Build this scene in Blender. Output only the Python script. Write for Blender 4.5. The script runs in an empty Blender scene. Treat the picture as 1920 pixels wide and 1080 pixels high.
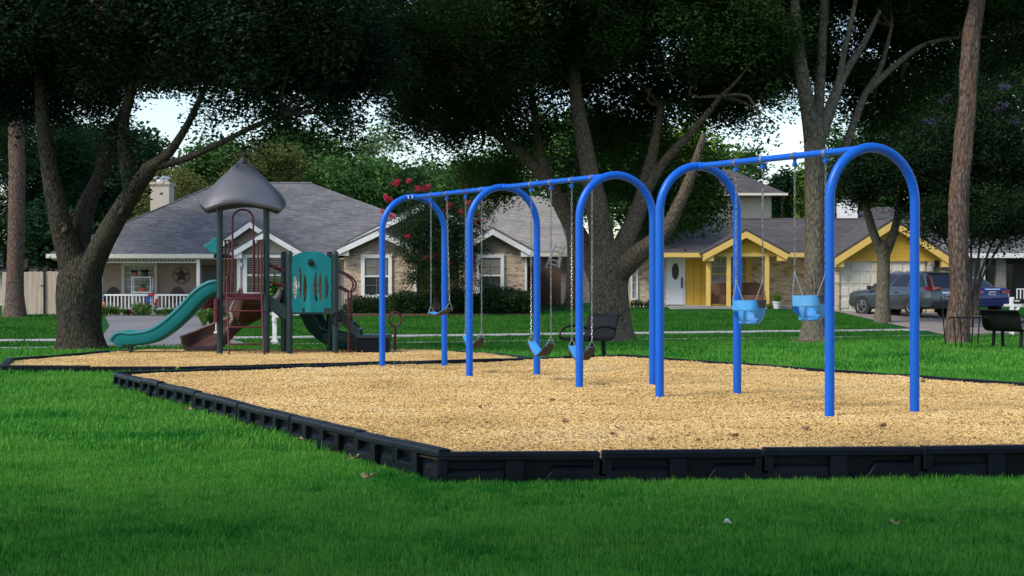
import bpy, bmesh, math, random
import numpy as np
from mathutils import Vector, Matrix, noise

random.seed(7)
rng = np.random.default_rng(11)
R = math.radians
scene = bpy.context.scene

# ------------------------------------------------------------------ camera, sky, sun, exposure
F, HZ, CAMZ = 3200.0, 528.0, 1.5            # focal length and horizon in photo pixels, eye height
cam_data = bpy.data.cameras.new('camera')
cam = bpy.data.objects.new('camera', cam_data)
scene.collection.objects.link(cam)
cam.location = (0, 0, CAMZ)
cam.rotation_euler = (R(90) - math.atan(12 / F), 0, 0)
cam_data.sensor_width = 36
cam_data.lens = 36 * F / 1920
cam_data.clip_end = 3000
cam_data.dof.use_dof = True
cam_data.dof.focus_distance = 20
cam_data.dof.aperture_fstop = 9
scene.camera = cam

SUN_EL, SUN_AZ = 46.0, 233.0                # compass-style: direction the light comes from, clockwise from +Y
world = bpy.data.worlds.new('World')
scene.world = world
world.use_nodes = True
wn = world.node_tree
sky = wn.nodes.new('ShaderNodeTexSky')
sky.sky_type = 'NISHITA'
sky.sun_disc = False
sky.sun_elevation = R(SUN_EL)
sky.sun_rotation = R(SUN_AZ)
sky.air_density = 1.0
sky.dust_density = 1.0
sky.ozone_density = 1.0
wn.links.new(sky.outputs[0], wn.nodes['Background'].inputs[0])
wn.nodes['Background'].inputs[1].default_value = 0.14
sun_data = bpy.data.lights.new('sun', 'SUN')
sun_data.energy = 1.9
sun_data.angle = R(20)
sun_data.color = (1.0, 0.95, 0.87)
sun = bpy.data.objects.new('sun', sun_data)
scene.collection.objects.link(sun)
d = Vector((math.sin(R(SUN_AZ)) * math.cos(R(SUN_EL)), math.cos(R(SUN_AZ)) * math.cos(R(SUN_EL)), math.sin(R(SUN_EL))))
sun.rotation_euler = d.to_track_quat('Z', 'Y').to_euler()
sun.location = (-20, -20, 30)
scene.view_settings.view_transform = 'Standard'
scene.view_settings.look = 'None'
scene.view_settings.exposure = 0.72
scene.view_settings.gamma = 1
scene.view_settings.use_curve_mapping = False
scene.cycles.use_denoising = True
scene.cycles.max_bounces = 6
scene.cycles.diffuse_bounces = 3
scene.cycles.glossy_bounces = 3
scene.cycles.transparent_max_bounces = 8

# ------------------------------------------------------------------ pixel helpers (a pixel gives a direction, Y the distance)
def PX(px, Y): return (px - 960) * Y / F
def PZ(py, Y): return CAMZ - (py - HZ) * Y / F
def P(px, py, Y): return Vector((PX(px, Y), Y, PZ(py, Y)))
def S(r, g, b):
    return tuple((c / 255 / 12.92) if c / 255 <= 0.04045 else ((c / 255 + 0.055) / 1.055) ** 2.4 for c in (r, g, b))

# ------------------------------------------------------------------ materials
MATS = {}
def nodes_of(name):
    m = bpy.data.materials.new(name); m.use_nodes = True
    nt = m.node_tree
    return m, nt, nt.nodes['Principled BSDF']
def ramp(nt, fac, stops):
    r = nt.nodes.new('ShaderNodeValToRGB')
    while len(r.color_ramp.elements) < len(stops): r.color_ramp.elements.new(0.5)
    for e, (p, c) in zip(r.color_ramp.elements, stops):
        e.position = p; e.color = (*c, 1)
    nt.links.new(fac, r.inputs[0])
    return r.outputs[0]
def coords(nt, scale=(1, 1, 1), kind='Object'):
    t = nt.nodes.new('ShaderNodeTexCoord'); mp = nt.nodes.new('ShaderNodeMapping')
    mp.inputs['Scale'].default_value = scale
    nt.links.new(t.outputs[kind], mp.inputs[0])
    return mp.outputs[0]
def geo_coords(nt, scale=(1, 1, 1)):
    t = nt.nodes.new('ShaderNodeNewGeometry'); mp = nt.nodes.new('ShaderNodeMapping')
    mp.inputs['Scale'].default_value = scale
    nt.links.new(t.outputs['Position'], mp.inputs[0])
    return mp.outputs[0]
def noise_tex(nt, vec, scale, detail=4, rough=0.55):
    n = nt.nodes.new('ShaderNodeTexNoise')
    n.inputs['Scale'].default_value = scale; n.inputs['Detail'].default_value = detail
    n.inputs['Roughness'].default_value = rough
    nt.links.new(vec, n.inputs['Vector'])
    return n.outputs['Fac']
def bump(nt, bs, h, strength, dist=0.02):
    b = nt.nodes.new('ShaderNodeBump'); b.inputs['Strength'].default_value = strength; b.inputs['Distance'].default_value = dist
    nt.links.new(h, b.inputs['Height']); nt.links.new(b.outputs[0], bs.inputs['Normal'])
def mixc(nt, fac, a, b, mode='MIX'):
    m = nt.nodes.new('ShaderNodeMix'); m.data_type = 'RGBA'; m.blend_type = mode
    for s, v in ((0, fac), (6, a), (7, b)):
        if isinstance(v, (int, float)): m.inputs[s].default_value = v
        elif isinstance(v, tuple): m.inputs[s].default_value = (*v, 1)
        else: nt.links.new(v, m.inputs[s])
    return m.outputs[2]

def M(name, col, rough=0.6, var=0.15, scale=6.0, bmp=0.1, metal=0.0, stretch=(1, 1, 1), spec=0.5, bdist=0.01, dirt=None, coat=0.0):
    """painted / plastic / wood surface with a little noise in colour, gloss and relief"""
    m, nt, bs = nodes_of(name)
    v = geo_coords(nt, stretch)
    f = noise_tex(nt, v, scale)
    lo = tuple(c * (1 - var) for c in col); hi = tuple(min(1, c * (1 + var)) for c in col)
    c = ramp(nt, f, [(0.3, lo), (0.7, hi)])
    if dirt:
        f2 = noise_tex(nt, v, scale * 0.35, 6, 0.65)
        fr = ramp(nt, f2, [(0.48, (0, 0, 0)), (0.72, (1, 1, 1))])
        c = mixc(nt, fr, c, dirt)
    nt.links.new(c, bs.inputs['Base Color'])
    rr = nt.nodes.new('ShaderNodeMapRange'); rr.inputs[3].default_value = max(0.02, rough - 0.1); rr.inputs[4].default_value = min(1, rough + 0.1)
    nt.links.new(f, rr.inputs[0]); nt.links.new(rr.outputs[0], bs.inputs['Roughness'])
    bs.inputs['Metallic'].default_value = metal
    bs.inputs['Specular IOR Level'].default_value = spec
    bs.inputs['Coat Weight'].default_value = coat
    if bmp: bump(nt, bs, noise_tex(nt, v, scale * 4, 5), bmp, bdist)
    MATS[name] = m
    return m

def brick_mat(name, c1, c2, mortar, bw, bh, ms, rough=0.85, bmp=0.4, zscale=1.0, patch=None):
    """bricks or shingles in courses along world z"""
    m, nt, bs = nodes_of(name)
    g = nt.nodes.new('ShaderNodeNewGeometry'); sp = nt.nodes.new('ShaderNodeSeparateXYZ')
    nt.links.new(g.outputs['Position'], sp.inputs[0])
    ad = nt.nodes.new('ShaderNodeMath'); ad.operation = 'ADD'
    nt.links.new(sp.outputs[0], ad.inputs[0]); nt.links.new(sp.outputs[1], ad.inputs[1])
    mz = nt.nodes.new('ShaderNodeMath'); mz.operation = 'MULTIPLY'; mz.inputs[1].default_value = zscale
    nt.links.new(sp.outputs[2], mz.inputs[0])
    cb = nt.nodes.new('ShaderNodeCombineXYZ')
    nt.links.new(ad.outputs[0], cb.inputs[0]); nt.links.new(mz.outputs[0], cb.inputs[1])
    b = nt.nodes.new('ShaderNodeTexBrick')
    b.inputs['Scale'].default_value = 1; b.inputs['Brick Width'].default_value = bw; b.inputs['Row Height'].default_value = bh
    b.inputs['Mortar Size'].default_value = ms; b.inputs['Color1'].default_value = (*c1, 1); b.inputs['Color2'].default_value = (*c2, 1)
    b.inputs['Mortar'].default_value = (*mortar, 1); b.inputs['Bias'].default_value = 0.0
    nt.links.new(cb.outputs[0], b.inputs['Vector'])
    col = b.outputs['Color']
    f = noise_tex(nt, geo_coords(nt), 0.9, 5)
    col = mixc(nt, 0.55, col, ramp(nt, f, [(0.3, (0.55, 0.55, 0.55)), (0.7, (1.15, 1.15, 1.15))]), 'MULTIPLY')
    f2 = noise_tex(nt, geo_coords(nt, (1, 1, 3)), 4.5, 3)
    col = mixc(nt, 0.4, col, ramp(nt, f2, [(0.35, (0.6, 0.58, 0.56)), (0.65, (1.2, 1.18, 1.14))]), 'MULTIPLY')
    if patch:
        fp = ramp(nt, noise_tex(nt, geo_coords(nt, (1, 1, 2.4)), 3.2, 2), [(0.55, (0, 0, 0)), (0.62, (1, 1, 1))])
        col = mixc(nt, fp, col, patch)
    nt.links.new(col, bs.inputs['Base Color'])
    bs.inputs['Roughness'].default_value = rough
    bump(nt, bs, b.outputs['Fac'], -bmp, 0.01)
    MATS[name] = m
    return m

def bark_mat(name, dark, light, lichen=None, sx=9, sz=2.2, amt=0.5):
    m, nt, bs = nodes_of(name)
    v = geo_coords(nt, (sx, sx, sz))
    n = noise_tex(nt, v, 1.6, 6, 0.65)
    vo = nt.nodes.new('ShaderNodeTexVoronoi'); vo.feature = 'DISTANCE_TO_EDGE'; vo.inputs['Scale'].default_value = 1.4
    nt.links.new(v, vo.inputs['Vector'])
    mm = nt.nodes.new('ShaderNodeMath'); mm.operation = 'MULTIPLY_ADD'; mm.inputs[1].default_value = 0.9
    nt.links.new(vo.outputs['Distance'], mm.inputs[0]); nt.links.new(n, mm.inputs[2])
    c = ramp(nt, mm.outputs[0], [(0.38, dark), (0.85, light)])
    if lichen:
        fl = ramp(nt, noise_tex(nt, geo_coords(nt, (1, 1, 0.6)), 2.3, 5), [(0.5, (0, 0, 0)), (0.68, (1, 1, 1))])
        mx = nt.nodes.new('ShaderNodeMath'); mx.operation = 'MULTIPLY'; mx.inputs[1].default_value = amt
        nt.links.new(fl, mx.inputs[0])
        c = mixc(nt, mx.outputs[0], c, lichen)
    nt.links.new(c, bs.inputs['Base Color'])
    bs.inputs['Roughness'].default_value = 0.95
    bs.inputs['Specular IOR Level'].default_value = 0.05
    bump(nt, bs, mm.outputs[0], 0.9, 0.04)
    MATS[name] = m
    return m

def leaf_mat(name, dark, light, extra=None, rough=0.55, pos_scale=0.5, transl=0.25, ext_at=0.93):
    """foliage: colour drifts from clump to clump and over the crown"""
    m, nt, bs = nodes_of(name)
    oi = nt.nodes.new('ShaderNodeObjectInfo')
    f = noise_tex(nt, geo_coords(nt), pos_scale, 3)
    f3 = noise_tex(nt, geo_coords(nt), 9.0, 1)
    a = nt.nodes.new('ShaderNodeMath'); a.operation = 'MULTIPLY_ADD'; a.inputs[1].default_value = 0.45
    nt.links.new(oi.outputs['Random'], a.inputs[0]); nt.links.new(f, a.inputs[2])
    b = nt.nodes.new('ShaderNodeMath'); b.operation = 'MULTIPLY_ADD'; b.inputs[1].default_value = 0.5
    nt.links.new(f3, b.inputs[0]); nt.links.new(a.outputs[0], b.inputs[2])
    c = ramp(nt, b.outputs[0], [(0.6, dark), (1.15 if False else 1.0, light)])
    if extra:
        fx = ramp(nt, oi.outputs['Random'], [(ext_at, (0, 0, 0)), (min(1, ext_at + 0.02), (1, 1, 1))])
        c = mixc(nt, fx, c, extra)
    nt.links.new(c, bs.inputs['Base Color'])
    bs.inputs['Roughness'].default_value = rough
    bs.inputs['Specular IOR Level'].default_value = 0.06
    if transl > 0:
        tr = nt.nodes.new('ShaderNodeBsdfTranslucent'); mx = nt.nodes.new('ShaderNodeMixShader')
        mx.inputs[0].default_value = transl
        out = nt.nodes['Material Output']
        nt.links.new(c, tr.inputs[0]); nt.links.new(bs.outputs[0], mx.inputs[1]); nt.links.new(tr.outputs[0], mx.inputs[2])
        nt.links.new(mx.outputs[0], out.inputs[0])
    MATS[name] = m
    return m

def glass_mat(name, col=(0.015, 0.02, 0.024), rough=0.08):
    m, nt, bs = nodes_of(name)
    f = noise_tex(nt, geo_coords(nt), 1.5, 2)
    c = ramp(nt, f, [(0.3, col), (0.7, tuple(x * 2.0 for x in col))])
    nt.links.new(c, bs.inputs['Base Color']); bs.inputs['Roughness'].default_value = rough
    bs.inputs['Specular IOR Level'].default_value = 0.28 if rough > 0.06 else 0.6
    bump(nt, bs, noise_tex(nt, geo_coords(nt), 0.8, 1), 0.05, 0.02)
    MATS[name] = m
    return m

# ------------------------------------------------------------------ mesh helpers
def tag(o, label=None, cat=None, group=None, kind=None):
    if label: o['label'] = label
    if cat: o['category'] = cat
    if group: o['group'] = group
    if kind: o['kind'] = kind
    return o
ROOT_AT = {}
def root(name, loc, label=None, cat=None, group=None):
    o = bpy.data.objects.new(name, None)
    o.empty_display_size = 0.1
    o.location = loc
    scene.collection.objects.link(o)
    ROOT_AT[o] = Vector(loc)
    return tag(o, label, cat, group)

class MB:
    def __init__(s): s.v = []; s.f = []
    def add(s, vs, fs):
        n = len(s.v); s.v += [tuple(p) for p in vs]; s.f += [tuple(i + n for i in f) for f in fs]; return s
    def box(s, c, size, rz=0, mat=None):
        hx, hy, hz = size[0] / 2, size[1] / 2, size[2] / 2
        m = mat or Matrix.Rotation(rz, 3, 'Z')
        vs = [Vector(c) + m @ Vector((x * hx, y * hy, z * hz)) for z in (-1, 1) for x, y in ((-1, -1), (1, -1), (1, 1), (-1, 1))]
        return s.add(vs, [(3, 2, 1, 0), (4, 5, 6, 7), (0, 1, 5, 4), (1, 2, 6, 5), (2, 3, 7, 6), (3, 0, 4, 7)])
    def bx(s, x0, x1, y0, y1, z0, z1):
        return s.box(((x0 + x1) / 2, (y0 + y1) / 2, (z0 + z1) / 2), (abs(x1 - x0), abs(y1 - y0), abs(z1 - z0)))
    def bar(s, a, b, w, h):
        a, b = Vector(a), Vector(b); dv = b - a
        z = dv.normalized(); up = Vector((0, 0, 1)) if abs(z.z) < 0.95 else Vector((0, 1, 0))
        x = up.cross(z).normalized(); y = z.cross(x)
        return s.box((a + b) / 2, (w, h, dv.length), mat=Matrix((x, y, z)).transposed())
    def prism(s, pts, vec):
        n = len(pts); vec = Vector(vec); a = [Vector(p) for p in pts]
        return s.add(a + [p + vec for p in a], [tuple(range(n))[::-1], tuple(range(n, 2 * n))] + [(i, (i + 1) % n, n + (i + 1) % n, n + i) for i in range(n)])
    def loft(s, secs, closed=True, cap=True):
        n = len(secs[0]); k = len(secs); vs = [p for sec in secs for p in sec]; fs = []
        for i in range(k - 1):
            for j in range(n if closed else n - 1):
                a = i * n + j; b = i * n + (j + 1) % n
                fs.append((a, b, b + n, a + n))
        if cap and closed: fs += [tuple(range(n))[::-1], tuple(range((k - 1) * n, k * n))]
        return s.add(vs, fs)
    def tube(s, path, r, n=8, cap=True, jit=0.0):
        path = [Vector(p) for p in path]; k = len(path)
        rs = r if isinstance(r, (list, tuple)) else [r] * k
        secs = []; ref = None
        for i, p in enumerate(path):
            t = (path[min(i + 1, k - 1)] - path[max(i - 1, 0)]).normalized()
            if ref is None:
                ref = Vector((1, 0, 0)) if abs(t.x) < 0.9 else Vector((0, 1, 0))
            u = (ref - t * ref.dot(t)).normalized(); w = t.cross(u); ref = u
            sec = []
            for j in range(n):
                a = 2 * math.pi * j / n
                rr = rs[i] * (1 + (jit * noise.noise(Vector((p.x * 2.3 + math.cos(a) * 1.4, p.y * 2.3 + math.sin(a) * 1.4, p.z * 1.1))) if jit else 0))
                sec.append(p + (u * math.cos(a) + w * math.sin(a)) * rr)
            secs.append(sec)
        return s.loft(secs, True, cap)
    def lathe(s, prof, c=(0, 0, 0), n=16, axis='Z'):
        c = Vector(c); secs = []
        for r, h in prof:
            sec = []
            for j in range(n):
                a = 2 * math.pi * j / n; x, y = r * math.cos(a), r * math.sin(a)
                sec.append(c + (Vector((x, y, h)) if axis == 'Z' else Vector((x, h, y)) if axis == 'Y' else Vector((h, x, y))))
            secs.append(sec)
        return s.loft(secs, True, True)
    def mesh(s, name, mat, off=(0, 0, 0), smooth=False):
        me = bpy.data.meshes.new(name)
        o = Vector(off)
        me.from_pydata([(p[0] - o.x, p[1] - o.y, p[2] - o.z) for p in s.v], [], s.f)
        bm = bmesh.new(); bm.from_mesh(me); bmesh.ops.recalc_face_normals(bm, faces=bm.faces)
        if smooth:
            for fc in bm.faces: fc.smooth = True
            for e in bm.edges:
                if len(e.link_faces) == 2 and e.calc_face_angle(0) > R(40): e.smooth = False
        bm.to_mesh(me); bm.free()
        if mat: me.materials.append(mat)
        return me
    def build(s, name, mat, parent=None, smooth=False, bevel=0):
        off = Vector((0, 0, 0)); p = parent
        while p is not None:
            if p in ROOT_AT: off = ROOT_AT[p]; break
            p = p.parent
        if parent is None:                                # a one-mesh thing: origin at its base
            xs = [q[0] for q in s.v]; ys = [q[1] for q in s.v]; zs = [q[2] for q in s.v]
            off = Vector(((min(xs) + max(xs)) / 2, (min(ys) + max(ys)) / 2, min(zs)))
        o = bpy.data.objects.new(name, s.mesh(name, mat, off, smooth))
        scene.collection.objects.link(o)
        if parent is None: o.location = off; ROOT_AT[o] = off
        else: o.parent = parent
        if bevel:
            b = o.modifiers.new('bevel', 'BEVEL'); b.width = bevel; b.segments = 2; b.limit_method = 'ANGLE'
        return o
def piece(name, me, parent, loc, rz=0, scale=(1, 1, 1), rot=None):
    """one of many alike pieces: shares its mesh; loc is in world coordinates"""
    o = bpy.data.objects.new(name, me)
    scene.collection.objects.link(o)
    p = parent; off = Vector((0, 0, 0))
    while p is not None:
        if p in ROOT_AT: off = ROOT_AT[p]; break
        p = p.parent
    o.parent = parent
    o.location = Vector(loc) - off; o.rotation_euler = rot or (0, 0, rz); o.scale = scale
    return o
UNIT = {}
def unit(mat, bev=0.0):
    """unit box mesh per material, scaled by its pieces"""
    if mat not in UNIT: UNIT[mat] = MB().box((0, 0, 0), (1, 1, 1)).mesh('unit_' + mat.name, mat)
    return UNIT[mat]
def slab(name, mat, parent, x0, x1, y0, y1, z0, z1):
    return piece(name, unit(mat), parent, ((x0 + x1) / 2, (y0 + y1) / 2, (z0 + z1) / 2), scale=(abs(x1 - x0), abs(y1 - y0), abs(z1 - z0)))

def smooth_path(pts, k=6):
    pts = [Vector(p) for p in pts]
    if len(pts) < 3: return pts
    out = []
    for i in range(len(pts) - 1):
        p0 = pts[max(i - 1, 0)]; p1 = pts[i]; p2 = pts[i + 1]; p3 = pts[min(i + 2, len(pts) - 1)]
        for j in range(k):
            t = j / k
            out.append(0.5 * ((2 * p1) + (p2 - p0) * t + (2 * p0 - 5 * p1 + 4 * p2 - p3) * t * t + (3 * p1 - p0 - 3 * p2 + p3) * t ** 3))
    return out + [pts[-1]]
def lerps(vals, n):
    return list(np.interp(np.linspace(0, len(vals) - 1, n), range(len(vals)), vals))

# scatter: the object's own mesh holds one small tuft; geometry nodes set it on the loose points that share the mesh
def scatter_tree():
    ng = bpy.data.node_groups.new('scatter', 'GeometryNodeTree')
    ng.interface.new_socket('Geometry', in_out='INPUT', socket_type='NodeSocketGeometry')
    ng.interface.new_socket('Geometry', in_out='OUTPUT', socket_type='NodeSocketGeometry')
    N = ng.nodes.new; L = ng.links.new
    gi, go = N('NodeGroupInput'), N('NodeGroupOutput')
    def attr(n, t):
        a = N('GeometryNodeInputNamedAttribute'); a.data_type = t; a.inputs[0].default_value = n
        return [s for s in a.outputs if s.enabled and s.name == 'Attribute'][0]
    sep = N('GeometryNodeSeparateGeometry'); sep.domain = 'POINT'
    L(gi.outputs[0], sep.inputs[0]); L(attr('is_tuft', 'BOOLEAN'), sep.inputs[1])
    iop = N('GeometryNodeInstanceOnPoints')
    mp = N('GeometryNodeMeshToPoints'); L(sep.outputs[1], mp.inputs[0])
    L(mp.outputs[0], iop.inputs['Points']); L(sep.outputs[0], iop.inputs['Instance'])
    L(attr('tuft_rot', 'FLOAT_VECTOR'), iop.inputs['Rotation'])
    L(attr('tuft_size', 'FLOAT_VECTOR'), iop.inputs['Scale'])
    L(iop.outputs[0], go.inputs[0])
    return ng
SCATTER = scatter_tree()
def scatter(name, tuft, pts, rots, sizes, mat, parent=None, off=(0, 0, 0)):
    """tuft: (verts ndarray, faces list); pts/rots/sizes: (n,3)"""
    tv, tf = tuft
    n = len(pts); off = np.array(off)
    allv = np.vstack([tv, np.asarray(pts) - off])
    me = bpy.data.meshes.new(name)
    me.from_pydata(allv.tolist(), [], tf)
    a = me.attributes.new('is_tuft', 'BOOLEAN', 'POINT')
    flag = np.zeros(len(allv), bool); flag[:len(tv)] = True
    a.data.foreach_set('value', flag)
    for nm, arr in (('tuft_rot', rots), ('tuft_size', sizes)):
        a = me.attributes.new(nm, 'FLOAT_VECTOR', 'POINT')
        full = np.zeros((len(allv), 3), np.float32); full[len(tv):] = arr
        a.data.foreach_set('vector', full.ravel())
    me.materials.append(mat)
    o = bpy.data.objects.new(name, me)
    scene.collection.objects.link(o)
    if parent is not None: o.parent = parent
    else: o.location = off.tolist()
    md = o.modifiers.new('scatter', 'NODES'); md.node_group = SCATTER
    return o
def leaf_tuft(n, radius, lx, ly, seed=1, droop=0.0):
    r = np.random.default_rng(seed); V = []; Fc = []
    for i in range(n):
        c = r.normal(size=3); c = c / np.linalg.norm(c) * radius * r.random() ** 0.45
        q = Matrix.Rotation(r.uniform(0, 6.28), 3, 'Z') @ Matrix.Rotation(r.uniform(-1.1, 1.1), 3, 'X') @ Matrix.Rotation(r.uniform(-0.9, 0.9), 3, 'Y')
        k = r.uniform(0.7, 1.25); b = len(V)
        for x, y, z in ((-lx / 2, 0, 0), (-lx * 0.1, -ly / 2, 0.12 * ly), (lx / 2, 0, -0.1 * lx), (-lx * 0.1, ly / 2, 0.12 * ly)):
            p = q @ Vector((x * k, y * k, z * k)); V.append((c[0] + p.x, c[1] + p.y, c[2] + p.z - droop * abs(c[0])))
        Fc += [(b, b + 1, b + 2), (b, b + 2, b + 3)]
    return np.array(V), Fc
def rand_rot(n, tilt=3.14):
    return np.stack([rng.uniform(-tilt, tilt, n), rng.uniform(-tilt, tilt, n), rng.uniform(0, 6.283, n)], 1)

# ------------------------------------------------------------------ material library
white_trim = M('white_trim', (0.82, 0.81, 0.77), 0.55, 0.06, 3, 0.03, dirt=(0.55, 0.53, 0.48))
cream_trim = M('cream_trim', (0.66, 0.61, 0.50), 0.55, 0.06, 3, 0.03)
tan_siding = M('tan_siding', (0.36, 0.275, 0.215), 0.75, 0.10, 2.5, 0.06, stretch=(1, 1, 4))
tan_light = M('tan_light', (0.44, 0.36, 0.30), 0.7, 0.06, 2.5, 0.05)
yellow_siding = M('yellow_siding', (0.64, 0.385, 0.045), 0.65, 0.08, 2.5, 0.06, stretch=(1, 1, 4))
yellow_trim = M('yellow_trim', (0.76, 0.51, 0.13), 0.6, 0.05, 3, 0.03)
beige_siding = M('beige_siding', (0.50, 0.42, 0.34), 0.7, 0.06, 2, 0.05)
brick_tan = brick_mat('brick_tan', S(218, 188, 152), S(180, 144, 116), S(212, 202, 182), 0.21, 0.075, 0.009, patch=S(142, 124, 116))
brick_pale = brick_mat('brick_pale', S(230, 208, 176), S(198, 166, 132), S(220, 210, 190), 0.21, 0.075, 0.009, patch=S(166, 142, 112))
brick_grey = brick_mat('brick_grey', S(150, 142, 138), S(120, 112, 110), S(150, 146, 140), 0.21, 0.075, 0.009)
shingle_grey = brick_mat('shingle_grey', S(120, 118, 118), S(97, 95, 96), S(66, 64, 66), 0.34, 0.075, 0.006, 0.9, 0.5)
shingle_dark = brick_mat('shingle_dark', S(92, 86, 83), S(72, 67, 65), S(48, 46, 45), 0.34, 0.075, 0.006, 0.9, 0.5)
shingle_tan = brick_mat('shingle_tan', S(152, 146, 136), S(134, 128, 119), S(106, 101, 94), 0.5, 0.09, 0.008, 0.9, 0.5)
glass = glass_mat('window_glass')
glass_pale = glass_mat('window_glass_curtain', (0.16, 0.17, 0.17), 0.2)
glass_car = glass_mat('car_glass', (0.01, 0.012, 0.016), 0.04)
interior = M('dark_interior', (0.02, 0.018, 0.016), 0.8, 0.2, 3, 0)
blinds = M('window_blind', (0.20, 0.185, 0.155), 0.6, 0.05, 3, 0)
door_white = M('white_door', (0.72, 0.73, 0.74), 0.4, 0.03, 3, 0.02)
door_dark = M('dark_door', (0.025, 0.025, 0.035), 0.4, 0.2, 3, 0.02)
garage_white = M('garage_door_paint', (0.66, 0.62, 0.52), 0.55, 0.05, 2, 0.03)
black_metal = M('black_metal', (0.006, 0.006, 0.007), 0.45, 0.3, 8, 0.05, spec=0.25)
dark_iron = M('rusty_iron', (0.06, 0.04, 0.03), 0.7, 0.3, 12, 0.2)
galv = M('galvanised_steel', (0.42, 0.43, 0.44), 0.38, 0.15, 14, 0.08, metal=0.9, dirt=(0.22, 0.14, 0.10))
alu = M('aluminium', (0.6, 0.61, 0.62), 0.35, 0.1, 14, 0.05, metal=0.85)
blue_paint = M('blue_powder_coat', (0.001, 0.108, 0.58), 0.36, 0.07, 2.2, 0.04, spec=0.35, dirt=(0.003, 0.118, 0.53))
swing_blue = M('swing_blue_plastic', (0.045, 0.30, 0.66), 0.5, 0.12, 9, 0.06, dirt=(0.12, 0.34, 0.58))
swing_grey = M('worn_rubber', (0.055, 0.055, 0.055), 0.75, 0.2, 20, 0.15)
plastic_black = M('black_recycled_plastic', (0.0035, 0.0055, 0.0095), 0.45, 0.3, 5, 0.18, dirt=(0.007, 0.010, 0.015), spec=0.14)
post_green = M('dark_green_coated_steel', (0.005, 0.024, 0.027), 0.42, 0.15, 5, 0.05)
maroon = M('maroon_coated_steel', (0.075, 0.004, 0.010), 0.36, 0.15, 5, 0.04)
teal = M('teal_moulded_plastic', (0.001, 0.165, 0.175), 0.42, 0.1, 1.6, 0.04, spec=0.35, dirt=(0.003, 0.195, 0.205))
dark_teal = M('dark_green_plastic', (0.003, 0.045, 0.048), 0.42, 0.12, 2, 0.04)
brown_plastic = M('brown_moulded_plastic', (0.085, 0.036, 0.026), 0.42, 0.25, 2, 0.06, dirt=(0.16, 0.11, 0.09))
brown_edge = M('faded_brown_plastic', (0.22, 0.17, 0.15), 0.6, 0.2, 4, 0.05)
roof_plastic = M('grey_roof_plastic', (0.105, 0.118, 0.150), 0.5, 0.1, 1.5, 0.06, dirt=(0.120, 0.112, 0.120))
concrete = M('concrete', (0.36, 0.345, 0.32), 0.85, 0.14, 1.1, 0.12, dirt=(0.26, 0.245, 0.225))
concrete_drive = M('driveway_concrete', (0.175, 0.165, 0.165), 0.85, 0.14, 0.8, 0.12, dirt=(0.12, 0.115, 0.115))
concrete_warm = M('warm_concrete', (0.24, 0.20, 0.175), 0.85, 0.15, 0.9, 0.12, dirt=(0.17, 0.145, 0.13))
asphalt = M('worn_street_concrete', (0.20, 0.195, 0.19), 0.9, 0.15, 0.8, 0.12)
wood_fence = M('weathered_cedar', (0.46, 0.37, 0.29), 0.85, 0.22, 2.0, 0.25, stretch=(6, 6, 0.5))
wood_brown = M('stained_brown_fence', (0.085, 0.05, 0.032), 0.85, 0.25, 2.0, 0.25, stretch=(6, 6, 0.5))
terracotta = M('terracotta', (0.42, 0.13, 0.06), 0.8, 0.15, 8, 0.1)
white_pot = M('white_ceramic', (0.7, 0.7, 0.69), 0.35, 0.05, 6, 0.02)
brown_fabric = M('brown_upholstery', (0.13, 0.07, 0.04), 0.85, 0.2, 6, 0.2)
soil = M('bare_soil', (0.10, 0.058, 0.036), 0.95, 0.35, 6, 0.5, bdist=0.05)
dry_leaf = M('dry_leaf', (0.34, 0.22, 0.12), 0.8, 0.3, 30, 0.2)
white_paper = M('white_litter', (0.72, 0.70, 0.70), 0.7, 0.1, 20, 0.1)

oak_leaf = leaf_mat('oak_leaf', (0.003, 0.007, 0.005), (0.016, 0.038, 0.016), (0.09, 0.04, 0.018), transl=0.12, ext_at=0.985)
elm_leaf_low = leaf_mat('elm_leaf_low', (0.010, 0.028, 0.007), (0.055, 0.115, 0.022), None, transl=0.3)  # lighter copy of the elm leaf: light on the lower crown painted in
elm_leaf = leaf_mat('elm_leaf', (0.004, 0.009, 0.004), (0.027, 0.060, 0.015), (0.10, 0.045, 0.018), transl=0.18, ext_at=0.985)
far_leaf = leaf_mat('far_leaf', (0.020, 0.060, 0.018), (0.075, 0.165, 0.040), None, pos_scale=0.25)
far_leaf_dark = leaf_mat('far_leaf_dark', (0.005, 0.020, 0.012), (0.018, 0.052, 0.020), None, pos_scale=0.25)
far_leaf_pale = leaf_mat('far_leaf_pale', (0.07, 0.13, 0.055), (0.17, 0.26, 0.12), None, pos_scale=0.3)
far_leaf_yellow = leaf_mat('far_leaf_yellow', (0.045, 0.075, 0.022), (0.16, 0.17, 0.05), None, pos_scale=0.4)
lime_leaf = leaf_mat('lime_leaf', (0.035, 0.090, 0.014), (0.140, 0.240, 0.030), None, pos_scale=0.3)
myrtle_leaf = leaf_mat('myrtle_leaf', (0.009, 0.026, 0.011), (0.032, 0.068, 0.025), None, pos_scale=0.8)
shade_leaf = leaf_mat('shade_leaf', (0.004, 0.010, 0.006), (0.017, 0.038, 0.014), None, pos_scale=0.5, transl=0.15)
hedge_leaf = leaf_mat('hedge_leaf', (0.006, 0.020, 0.010), (0.030, 0.062, 0.020), None, pos_scale=1.5, transl=0.1)
plant_leaf = leaf_mat('plant_leaf', (0.03, 0.09, 0.015), (0.12, 0.24, 0.04), None, pos_scale=2)
red_leaf = leaf_mat('red_leaf', (0.05, 0.012, 0.012), (0.16, 0.03, 0.03), None, pos_scale=3)
red_bloom = leaf_mat('red_bloom', (0.45, 0.015, 0.05), (0.72, 0.06, 0.12), None, pos_scale=3)
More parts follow.
